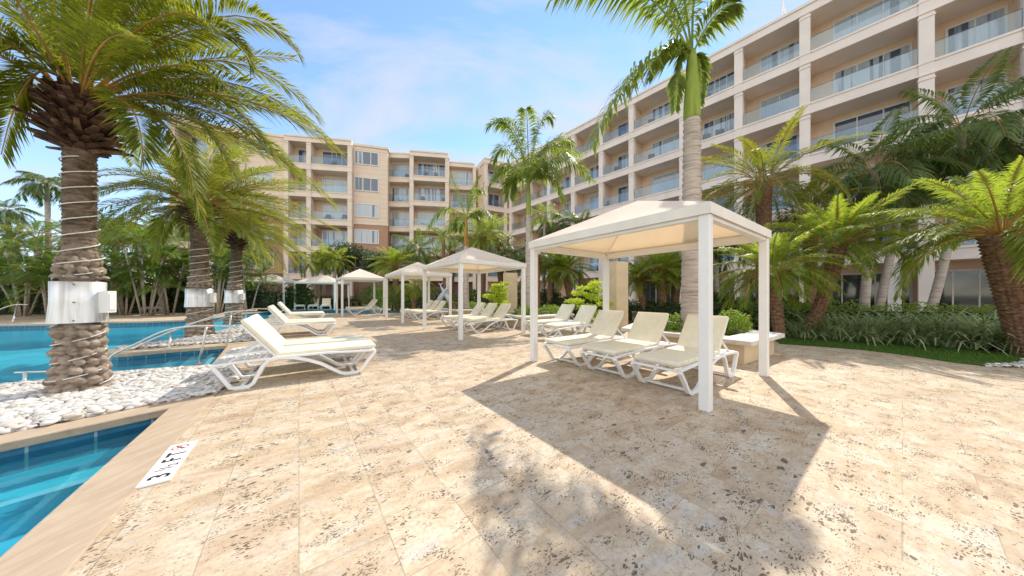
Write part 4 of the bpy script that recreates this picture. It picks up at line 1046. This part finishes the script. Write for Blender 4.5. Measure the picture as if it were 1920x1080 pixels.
def segment(A, B, n, depth, cols, dark=False, smat='pink', wmat='peach', win_side=1, winfrac=.80, rail_on=True, doors=True, skip=()):
    """facade line A->B with column left edges at cols (fractions in metres along), balconies between"""
    t = (B-A).normalized(); Ln = (B-A).length
    for k, z in enumerate(SLAB):
        mb = MB(); mb.lbox(A, B, -depth, 0, z-FH, z, n); mb.lbox(A, B, -.002, .05, z-.10, z+.02, n); hb(mb, 'floor_slab', M[smat])
    mb = MB(); mb.lbox(A, B, -depth-6, 0, ROOF-FH, ROOF, n); mb.lbox(A, B, -.002, .08, ROOF-.16, ROOF+.03, n); hb(mb, 'roof_slab', M[smat])
    for z0, z1, mt in ([(0, SLAB[0], 'brick'), (SLAB[0], SLAB[2], 'terracotta'), (SLAB[2], ROOF-FH, wmat)] if dark else [(0, ROOF-FH, wmat)]):
        mb = MB(); mb.lbox(A, B, -depth-6, -depth-.002, z0, z1, n); hb(mb, 'wall', M[mt])
    cw = .52
    for c in cols:
        a = A + t*c; mb = MB()
        mb.lbox(a, a+t*cw, -.42, .06, 0, ROOF-FH, n)
        for z in SLAB[1:] + [ROOF]:
            mb.lbox(a-t*.04, a+t*(cw+.04), -.40, .10, z-FH-.32, z-FH-.24, n); mb.lbox(a-t*.06, a+t*(cw+.06), -.40, .12, z-FH-.06, z-FH, n)
        for z in SLAB: mb.lbox(a-t*.03, a+t*(cw+.03), -.40, .09, z-.10, z+.02, n)
        hb(mb, 'column', M[smat])
        mb = MB(); mb.lbox(a+t*.1, a+t*(cw-.1), -depth-.001, -.42, 0, ROOF-FH-.001, n); hb(mb, 'party_wall', M[wmat])
    ed = sorted(cols)
    for i in range(len(ed)-1):
        a, b = ed[i]+cw, ed[i+1]
        if b-a < .8: continue
        for k, z in enumerate(SLAB):
            wl = (b-a)*winfrac
            p = (A + t*(b-wl-.05), A + t*(b-.05)) if win_side > 0 else (A + t*(a+.05), A + t*(a+.05+wl))
            if doors and (i, k) not in skip: door_set(p[0], p[1], n, depth, z+.0, 2.4, mull=3 if wl > 2.4 else 2)
            if rail_on: railing(A+t*a, A+t*b, n, z)
# right wing: built from its far inner corner to beyond the frame on the right
C0 = RW(955); tR = (RW(1722)-RW(1026)).normalized(); nR = Vector((tR.y, -tR.x, 0))
if nR.dot(-C0) < 0: nR = -nR
colR = [(RW(x)-C0).dot(tR) for x in (990, 1026, 1071, 1123, 1179, 1274, 1377, 1499, 1722, 1919)]
colR = [0.0] + colR + [colR[-1]+4.2, colR[-1]+8.4]
segment(C0, C0+tR*(colR[-1]+.46), nR, 1.9, colR, win_side=1, winfrac=.76)
# shopfronts on the right wing's ground floor
ed = colR
for i in range(3, len(ed)-1):
    a, b = ed[i]+.5, ed[i+1]-.04
    door_set(C0+tR*a, C0+tR*b, nR, 1.9, .02, 2.75, 'darkpane', 'shopfront', 3, .12)
for x in (1664,):
    c = (RW(x)-C0).dot(tR); mb = MB(); a = C0+tR*c; mb.lbox(a, a+tR*.5, -.4, .14, 0, SLAB[0]-FH, nR); hb(mb, 'column', M['winframe'])
# short perpendicular segment and the left wing
tL = Vector((.972, .236, 0)).normalized(); nL = Vector((.236, -.972, 0)).normalized()
tP = Vector((-nR.x, -nR.y, 0)); nP = Vector((-tR.x, -tR.y, 0)); nP = nP if nP.dot(Vector((0,-1,0))) > 0 else -nP
E1 = P(908, 400, 1677*KB/44.8); E1.z = 0
E2 = C0.copy(); tQ = (E2-E1).normalized(); nQ = Vector((tQ.y, -tQ.x, 0))
segment(E1, E2, nQ, 1.6, [0, (E2-E1).length-.9], smat='pinkleft', winfrac=.7)
mb = MB(); mb.prism([C0, C0-nR*8, C0-nR*6-nQ*6, C0-nQ*8], 0, ROOF-.02); hb(mb, 'corner_wall', M['peach'])
# recess piece 841..888
def W(x, s_): Z = 1677*KB/s_; return Vector(((x-960)/F*Z, Z, 0))
Q1, Q2 = W(838, 43.6), W(890, 42.9); tq = (Q2-Q1).normalized(); nq = Vector((tq.y, -tq.x, 0))
segment(Q1, Q2, nq, .9, [-.3, (Q2-Q1).length-.3], dark=True, smat='pinkleft', winfrac=.85)
# main left facade
W1, W2 = W(768, 47.2), W(841, 46.2); tw = (W2-W1).normalized(); nw = Vector((tw.y, -tw.x, 0))
segment(W1, W2, nw, 1.6, [0, (W2-W1).length-.46], dark=True, smat='pinkleft', winfrac=.92)
X1, X2 = W(725, 46.5), W(768, 46.2); tx = (X2-X1).normalized(); nx = Vector((tx.y, -tx.x, 0))
segment(X1, X2, nx, 1.2, [-.4, (X2-X1).length], dark=True, smat='pinkleft', winfrac=.94)
def tower(A, B, n, wins, h=ROOF, dep=7):
    t = (B-A).normalized(); Ln = (B-A).length; mb = MB(); mb.lbox(A, B, -dep, 0, 0, h-.3, n); hb(mb, 'tower_wall', M['tower'])
    mb = MB(); mb.lbox(A-t*.12, B+t*.12, -dep, .12, h-.3, h, n); hb(mb, 'cornice', M['pinkleft']); mb = MB(); mb.lbox(A-t*.05, B+t*.05, -.001, .05, h-.75, h-.62, n); hb(mb, 'string_course', M['pinkleft']); mb = MB(); mb.lbox(A-t*.05, B+t*.05, -.001, .06, 10.6, 10.85, n); hb(mb, 'string_course', M['pinkleft'])
    for k, z in enumerate(SLAB):
        a, b = A+t*Ln*.10, A+t*Ln*.76
        mb = MB(); z0, z1 = z+.68, z+2.55
        mb.lbox(a, b, 0, .07, z1-.14, z1, n); mb.lbox(a, b, 0, .09, z0, z0+.12, n); mb.lbox(a, a+t*.14, 0, .07, z0+.12, z1-.14, n); mb.lbox(b-t*.14, b, 0, .07, z0+.12, z1-.14, n)
        for q in (1, 2): c = a+(b-a)*q/3; mb.lbox(c-t*.045, c+t*.045, 0, .05, z0+.12, z1-.14, n)
        o = hb(mb, 'window', M['winframe']); mb = MB(); mb.lbox(a+t*.14, b-t*.14, .012, .02, z0+.12, z1-.14, n); mb.build('pane', M['pane'], o)
T1, T2 = W(657, 49.6), W(727, 48.0); tt = (T2-T1).normalized(); nt_ = Vector((tt.y, -tt.x, 0)); tower(T1, T2, nt_, 5)
Y1, Y2 = W(532, 52.4), W(659, 50.5); ty = (Y2-Y1).normalized(); ny = Vector((ty.y, -ty.x, 0)); ly = (Y2-Y1).length
cY = (W(575, 51.7)-Y1).dot(ty)
segment(Y1, Y2, ny, 1.6, [0, cY, ly-.46], dark=True, smat='pinkleft', winfrac=.85)
V1, V2 = W(455, 54.0), W(532, 52.0); tv = (V2-V1).normalized(); nv = Vector((tv.y, -tv.x, 0)); tower(V1, V2, nv, 5)
K1, K2 = W(318, 57.2), W(458, 54.2); tk = (K2-K1).normalized(); nk = Vector((tk.y, -tk.x, 0)); lk = (K2-K1).length
segment(K1, K2, nk, 1.6, [0, lk*.5, lk-.46], dark=True, smat='pinkleft', winfrac=.85)
# roof rail wires and the white mast
mb = MB(); r0, r1 = W(540, 51.5), W(905, 44.2)
for hgt in (.75, 1.0): mb.tube([r0+Vector((0, 2.2, ROOF+hgt)), r1+Vector((0, 2.2, ROOF+hgt))], .022, 5)
for k in range(9): q = r0.lerp(r1, k/8)+Vector((0, 2.2, 0)); mb.tube([q+Vector((0,0,ROOF)), q+Vector((0,0,ROOF+1.0))], .02, 5)
hb(mb, 'roof_railing', M['winframe'])
m0 = RW(1465); m0 = m0 - nR*1.5
mb = MB(); b = m0+Vector((0,0,ROOF)); mb.tube([b+Vector((-.2,0,0)), b+Vector((-.1,0,2.6))], [.07, .04], 8); mb.tube([b+Vector((.55,.0,0)), b+Vector((-.1,0,1.5))], [.06, .04], 8); mb.add([b+Vector((-.15,0,.1)), b+Vector((.45,0,.1)), b+Vector((-.1,0,2.2)), b+Vector((.1,.1,.8))], [(0,1,3), (1,2,3), (2,0,3)])
hb(mb, 'roof_mast', M['plastic'])
# balcony furniture
def mk_chair():
    root = empty('balcony_chair')
    mb = MB(); mb.box((0, 0, .40), (.55, .52, .07)); mb.build('seat', M['dark'], root, bevel=.01)
    mb = MB(); mb.box((0, .24, .66), (.55, .06, .48)); mb.build('backrest', M['dark'], root, bevel=.01)
    for sx_ in (-1, 1):
        for sy_ in (-1, 1): mb = MB(); mb.box((sx_*.24, sy_*.22, .18), (.04, .04, .36)); mb.build('leg', M['dark'], root)
        mb = MB(); mb.box((sx_*.27, 0, .60), (.05, .5, .04)); mb.build('armrest', M['dark'], root)
    return root
ch = mk_chair(); used = [False]
def chair(p, z, rz, label):
    o = ch if not used[0] else copy_tree(ch); used[0] = True; o.location = (p.x, p.y, z); o.rotation_euler = (0, 0, rz); tag(o, label, 'chair', 'dark chairs on the hotel balconies')
fl = ['second', 'third', 'fourth', 'fifth', 'top']
def fc(px): return (RW(px)-C0).dot(tR)
for px, k in ((1045, 3), (1095, 3), (1215, 4), (1215, 3), (1320, 3), (1345, 3), (1130, 2), (1320, 4), (1150, 3)):
    p = C0 + tR*fc(px) - nR*.75; chair(p, SLAB[k]+.02, math.atan2(tR.y, tR.x)+.4, 'dark chair, %s floor of the right wing, %s' % (fl[k], {1045: 'far end', 1095: 'far third', 1215: 'in the middle', 1320: 'just left of the tallest palm shaft', 1345: 'just right of the tallest palm', 1130: 'above the small palms', 1150: 'far half'}[px]))
for px, s_, k, lb in ((760, 46, 4, 'dark balcony chair on the top floor just right of the window tower'), (795, 46.8, 4, 'left dark chair on the top balcony of the left wing\'s projecting bay'), (815, 46.6, 4, 'right dark chair on the top balcony of the left wing\'s projecting bay'),
                     (790, 46.8, 3, 'left dark chair on the fifth-floor balcony of the projecting bay'), (830, 46.4, 3, 'right dark chair on the fifth-floor balcony of the projecting bay'), (747, 46, 3, 'dark chair on the fifth floor right of the window tower'),
                     (608, 51, 2, 'dark chair, left one on the fourth floor left of the window tower'), (640, 51, 2, 'dark chair, right one on the fourth floor left of the window tower'), (620, 51, 4, 'dark chair on the top floor left of the window tower')):
    p = W(px, s_) + Vector((0, .7, 0)); chair(p, SLAB[k]+.02, .3, lb)

# ------------------------------------------------------------------ garden on the right
rr = random.Random(77)
cl = [(1505, 9.0, .75), (1560, 8.75, 1.0), (1625, 8.4, 1.05), (1695, 8.0, 1.05), (1765, 7.6, 1.05), (1835, 7.2, 1.1), (1910, 6.9, 1.1), (1985, 6.5, 1.1), (1530, 10., 1.0), (1600, 9.5, 1.1), (1675, 9.0, 1.1), (1760, 8.6, 1.1), (1845, 8.2, 1.1), (1925, 7.8, 1.15)]
front = ['first', 'second', 'third', 'fourth', 'fifth', 'sixth', 'seventh', 'eighth', 'ninth']
for i, (px, Z, s_) in enumerate(cl):
    lb = ('%s striped strap-leaf clump from the left along the lawn edge' % front[i]) if i < 8 else ('%s striped clump from the left in the row behind the lawn-edge clumps' % front[i-8])
    blades(lb, (px-960)/F*Z, Z, 1.0*s_, 1.0*s_, 170, 100+i, M['flax'])
hedge('long clipped green hedge behind the striped clumps on the right', [(8.3, 10.8), (11.5, 10.6), (14.5, 9.6), (17.5, 8.0)], 1.0, .7, 15000, .085, M['brightleaf'], 3, group='clipped hedges')
hedge('dark clipped hedge behind the nearest planter and its palms', [(2.2, 19), (5, 16.2), (7.4, 13.8), (9.2, 11.8)], 1.0, .9, 12000, .10, M['hedge'], 4, group='clipped hedges')
hedge('tall dark hedge closing the garden across the pool, behind the areca palms', [(-50, 17.5), (-34, 19.2), (-24, 21.3), (-19, 23.2)], 2.1, 1.1, 16000, .20, M['hedge'], 6, group='clipped hedges')
hedge('low green hedge behind the loungers across the pool', [(-25.5, 26.4), (-14.5, 27.6)], 1.15, .8, 9000, .12, M['hedge'], 5, group='clipped hedges')
GP = 'small feather palms along the right wing'
def at_px(px, Z): return ((px-960)/F*Z, Z)
def PX(kind, bx, by_Z, tx_, ty_, tZ, label, r, s=1., group=GP, trunk='small', **kw):
    x, y = at_px(bx, by_Z); t = P(tx_, ty_, tZ); return palm(kind, x, y, t.z, label, top=(t.x, t.y), r=r, s=s, rz=random.uniform(0, 6), group=group, trunk=trunk, **kw)
PX('pyg0', 1508, 9.0, 1572, 462, 9.0, 'bright feather palm with a leaning brown trunk beside the striped clumps', .15, 1.22, bend=(.1, 0, -.1))
PX('pyg1', 1935, 6.3, 1880, 440, 6.3, 'thick-trunked bright feather palm cut by the right edge of the photo', .235, 1.3)
PX('pyg1', 1462, 8.8, 1448, 515, 8.8, 'feather palm with a short kinked trunk just right of the nearest canopy', .13, 1.1)
PX('pyg0', 1244, 14, 1240, 512, 14, 'feather palm seen under the nearest canopy, middle of its three', .16, 1.1)
PX('pyg1', 1262, 14.6, 1270, 508, 14.6, 'feather palm seen under the nearest canopy, right of its three', .17, 1.1)
PX('pyg0', 1213, 14.4, 1198, 528, 14.4, 'feather palm seen under the nearest canopy, left of its three', .14, 1.0)
PX('pyg1', 1075, 18, 1060, 510, 18, 'feather palm behind the golden shrub under the nearest canopy', .18, 1.2)
PX('pyg0', 1028, 18.5, 1035, 505, 18.5, 'feather palm right of the middle royal palm trunk', .18, 1.2)
GD = 'tall dark palms before the right wing'
PX('date0', 1430, 12.6, 1432, 345, 12.6, 'big bushy dark palm above the nearest canopy', .22, 1.22, GD)
PX('coco0', 1618, 12.6, 1640, 320, 12.4, 'tall dark palm with straight grey trunk, left one of the right pair', .14, 1.25, GD, 'ring')
PX('coco1', 1642, 12.8, 1700, 330, 12.6, 'dark palm with a slightly leaning grey trunk between the two tall ones', .13, 1.1, GD, 'ring')
PX('coco0', 1735, 11.8, 1805, 235, 11.6, 'tallest dark palm with slanting trunk before the upper balconies on the right', .12, 1.3, GD, 'ring', bend=(.3, 0, 0))
PX('coco1', 1915, 11.2, 1900, 300, 11.2, 'dark palm at the right edge in front of the hotel', .14, 1.2, GD, 'ring')
PX('coco1', 1345, 15, 1340, 440, 15, 'low dark palm behind the trunk of the tallest royal palm', .13, 1.0, GD, 'ring')
PX('date1', 1520, 13.4, 1520, 400, 13.4, 'bushy dark palm behind the leaning feather palm', .2, 1.0, GD)
GM = 'palms in front of the far corner of the hotel'
for i, (kind, px, Z, ty_, r, s, lb) in enumerate((('coco0', 790, 25, 470, .14, 1.1, 'dark drooping palm right of the window tower'), ('date0', 845, 25, 472, .2, .85, 'feathery palm behind the small royal palm'), ('areca0', 835, 22, 450, .1, 1.3, 'light green palm left of the orange crownshaft'),
    ('pyg1', 905, 24, 448, .2, 1.7, 'yellow-green arching palm right of the orange crownshaft'), ('date1', 940, 25, 470, .2, .9, 'dark feathery palm left of the middle royal palm'), ('coco1', 1040, 21, 425, .13, 1.0, 'grey-green palm right of the middle royal palm'),
    ('royalS', 1018, 20, 405, .11, .75, 'small bright palm close beside the middle royal trunk'), ('coco0', 1088, 19.5, 425, .13, .8, 'dark palm showing over the left end of the nearest canopy'), ('coco1', 960, 23, 480, .13, 1.1, 'dark low palm before the inner corner'),
    ('bright', 775, 20, 535, .14, 1.1, 'low bright fern palm between second and third canopy'), ('pyg0', 745, 23, 500, .2, 1.3, 'green feather palm beyond the third canopy'), ('areca1', 1010, 17, 480, .09, 1.0, 'areca palm right behind the middle royal trunk'))):
    PX(kind, px, Z, px+random.uniform(-6, 6), ty_, Z, lb, r, s, GM, 'ring' if kind.startswith('coco') or kind == 'royalS' else 'small')
for i, (px, Z, ty_, lean, lb) in enumerate(((600, 27, 492, -8, 'left'), (607, 27.6, 484, 2, 'middle'), (622, 27.3, 490, 8, 'right'))):
    PX('bright', px, Z, px+lean, ty_, Z, '%s bright green palm of the cluster before the brick wall' % lb, .14, 1.45, 'bright palms behind the back canopy', 'ring')
for i, (px, Z, py, rad, lb) in enumerate(((668, 29, 482, 2.4, 'grey-green feathery tree below the window tower'), (708, 29, 492, 1.6, 'smaller grey-green feathery tree right of the window tower'), (640, 30, 492, 1.8, 'grey-green tree behind the bright palms'))):
    c = P(px, py, Z); root = empty('leafy_tree', (c.x, c.y, 0)); tag(root, lb, 'tree', 'grey-green trees before the left wing'); r2 = random.Random(i); mb = MB(); mb.smooth = 'leaf'
    for k in range(9): leafmass(mb, (r2.uniform(-1, 1)*rad*.6, r2.uniform(-1, 1)*rad*.4, c.z+r2.uniform(-.4, .5)*rad*.6), (rad*.5, rad*.5, rad*.38), 420, .26, r2)
    mb.build('crown', M['greyleaf'], root); mb = MB()
    for k in range(4): mb.tube([(0, 0, 0), (r2.uniform(-.2, .2), 0, c.z*.5), (r2.uniform(-1, 1)*rad*.6, r2.uniform(-.5, .5), c.z)], [.14, .11, .04], 7)
    mb.smooth = True; mb.build('trunk', M['smalltrunk'], root)
GS = 'green shrubs in the garden beds'
for i, (px, Z, rx, rz_, mt, lb) in enumerate(((735, 23, 1.5, 1.1, 'brightleaf', 'tall light green bush beyond the third canopy'), (770, 24, 1.3, .9, 'hedge', 'dark bush left of the statue'), (815, 25.5, 1.6, 1.0, 'hedge', 'dark bush behind the statue'), (880, 22, 1.4, .9, 'areca', 'green bush behind the small royal palm trunk'),
    (930, 20, 1.3, .9, 'hedge', 'dark bush behind the second canopy'), (975, 21, 1.4, 1.1, 'areca', 'green bush left of the middle royal palm'), (1030, 19, 1.2, .9, 'hedge', 'dark bush right of the middle royal palm'), (1095, 18, 1.5, .8, 'greyleaf', 'grey-green bush behind the golden shrub'),
    (1150, 17, 1.2, .7, 'hedge', 'dark bush behind the front tan pillar'), (1340, 14.5, 1.2, .75, 'hedge', 'dark bush right of the tallest royal palm trunk'), (1400, 13, 1.0, .6, 'greyleaf', 'grey-green bush behind the right posts of the nearest canopy'), (1480, 12.2, 1.0, .6, 'hedge', 'dark bush left of the striped clumps'),
    (700, 27, 1.2, 1.2, 'areca', 'green bush by the dark brick wall'))):
    x, y = at_px(px, Z); bush('garden_shrub', lb, 'shrub', [((x, y, rz_), (rx*.7, rx*.6, rz_*.8)), ((x+rx*.5, y+.2, rz_*.8), (rx*.55, rx*.5, rz_*.7)), ((x-rx*.5, y-.1, rz_*.9), (rx*.5, rx*.5, rz_*.75)), ((x+rx*.1, y+.4, rz_*1.5), (rx*.5, rx*.45, rz_*.5))], 2600, .14, M[mt], 300+i, GS, .04)

# ------------------------------------------------------------------ garden on the left, beyond the pool
def areca_clump(px, Z, n, h, label, seed, kind='areca'):
    r2 = random.Random(seed); x, y = at_px(px, Z); root = empty('areca_clump', (x, y, 0)); tag(root, label, 'palm clump', 'areca palms beyond the pool'); st = MB()
    for k in range(n):
        a = r2.uniform(0, 6.28); d = r2.uniform(.1, .45); e = Vector((math.cos(a)*d*2.6, math.sin(a)*d*2.6, 1.25*h*r2.uniform(.45, 1.0))); b = Vector((math.cos(a)*d*.6, math.sin(a)*d*.6, 0))
        st.tube([b, b.lerp(e, .5)+Vector((0, 0, .15)), e], [.055, .045, .035], 7)
        c = link('fronds', KINDS[kind+str(k % 2)], root); c.location = e; s_ = r2.uniform(.8, 1.15); c.scale = (s_,)*3; c.rotation_euler = (r2.uniform(-.2, .2), r2.uniform(-.2, .2), a)
    st.smooth = True; st.build('stems', M['royaltrunk'], root)
for i, (px, Z, n, h, lb) in enumerate(((-60, 17, 8, 3.0, 'areca clump at the far left edge of the photo'), (45, 17.5, 7, 3.2, 'areca clump left of the nearest date palm'), (92, 16.5, 8, 2.4, 'pale-stemmed areca clump right against the nearest trunk, on its left'), (185, 18, 6, 3.4, 'areca clump half hidden behind the nearest date palm trunk'),
    (235, 18.5, 7, 3.0, 'areca clump just right of the nearest date palm trunk'), (275, 17.8, 7, 3.6, 'areca clump midway between first and second date palm'), (318, 18.8, 7, 3.0, 'areca clump left of the second date palm'), (405, 20, 7, 3.2, 'areca clump between second and third date palm'), (465, 21.5, 6, 3.0, 'areca clump right of the third date palm'), (-10, 20, 6, 3.4, 'areca clump behind the ones at the far left'), (140, 21, 7, 3.2, 'areca clump in the second row behind the nearest palm'), (355, 22, 7, 3.4, 'areca clump hidden mostly behind the second date palm'))):
    areca_clump(px, Z, n, h, lb, 500+i)
GL = 'taller palms behind the left garden'
for kind, px, Z, tx_, ty_, r, s, lb in (('coco1', 95, 21, 88, 345, .14, .95, 'tall palm showing left of the nearest trunk against the sky'), ('coco0', 20, 26, 15, 395, .14, .9, 'palm with low crown at the far left against the sky'), ('coco0', 300, 24, 290, 440, .14, .9, 'dark palm behind the second date palm, on its left'),
                                     ('coco1', 215, 24, 222, 425, .14, .9, 'dark palm right of the nearest trunk'), ('date1', 470, 26, 470, 470, .22, .9, 'feathery palm right of the third date palm'), ('coco0', 150, 28, 190, 420, .14, 1.0, 'palm far behind the nearest trunk')):
    PX(kind, px, Z, tx_, ty_, Z, lb, r, s, GL, 'ring')
for kind, px, Z, ty_, s_, lb in (('date0', 30, 20, 455, .8, 'feathery palm low at the far left edge'), ('areca0', 70, 19.5, 445, 1.5, 'broad-leaved palm left of the nearest trunk'), ('date1', 130, 23, 450, .85, 'feathery palm hidden behind the nearest trunk'),
                              ('areca1', 215, 20, 445, 1.5, 'broad-leaved palm right of the nearest trunk'), ('date0', 262, 21, 450, .8, 'feathery palm between the nearest and second trunks'), ('areca0', 305, 20.5, 440, 1.5, 'light palm just left of the second date palm'), ('date1', 420, 24, 450, .85, 'feathery palm behind the third date palm'), ('areca1', -30, 19, 450, 1.5, 'light palm cut by the left edge of the photo')):
    PX(kind, px, Z, px, ty_, Z, lb, .15, s_, 'lower palms of the left garden', 'ring')
for i, (x0, y0, rx, rz_, lb) in enumerate(((-34, 20, 3.2, 1.6, 'dark green shrub mass at the far left beyond the pool'), (-29.5, 21, 2.6, 1.5, 'dark shrub behind the left areca clumps'), (-25.5, 21.5, 2.4, 1.5, 'dark shrub behind the nearest date palm'), (-22.5, 23, 2.4, 1.6, 'dark shrub between first and second date palms'), (-18.2, 24.5, 1.2, 1.2, 'dark shrub left of the back canopies'), (-39, 19, 3.5, 2.0, 'dark shrub at the outer left edge'))):
    bush('garden_shrub', lb, 'shrub', [((x0, y0, rz_), (rx*.7, rx*.5, rz_*.8)), ((x0+rx*.5, y0+.2, rz_*.8), (rx*.55, rx*.5, rz_*.7)), ((x0-rx*.5, y0-.1, rz_*.9), (rx*.5, rx*.5, rz_*.75)), ((x0+rx*.1, y0+.4, rz_*1.4), (rx*.5, rx*.45, rz_*.5))], 3000, .20, M['hedge'], 700+i, GS, .05)
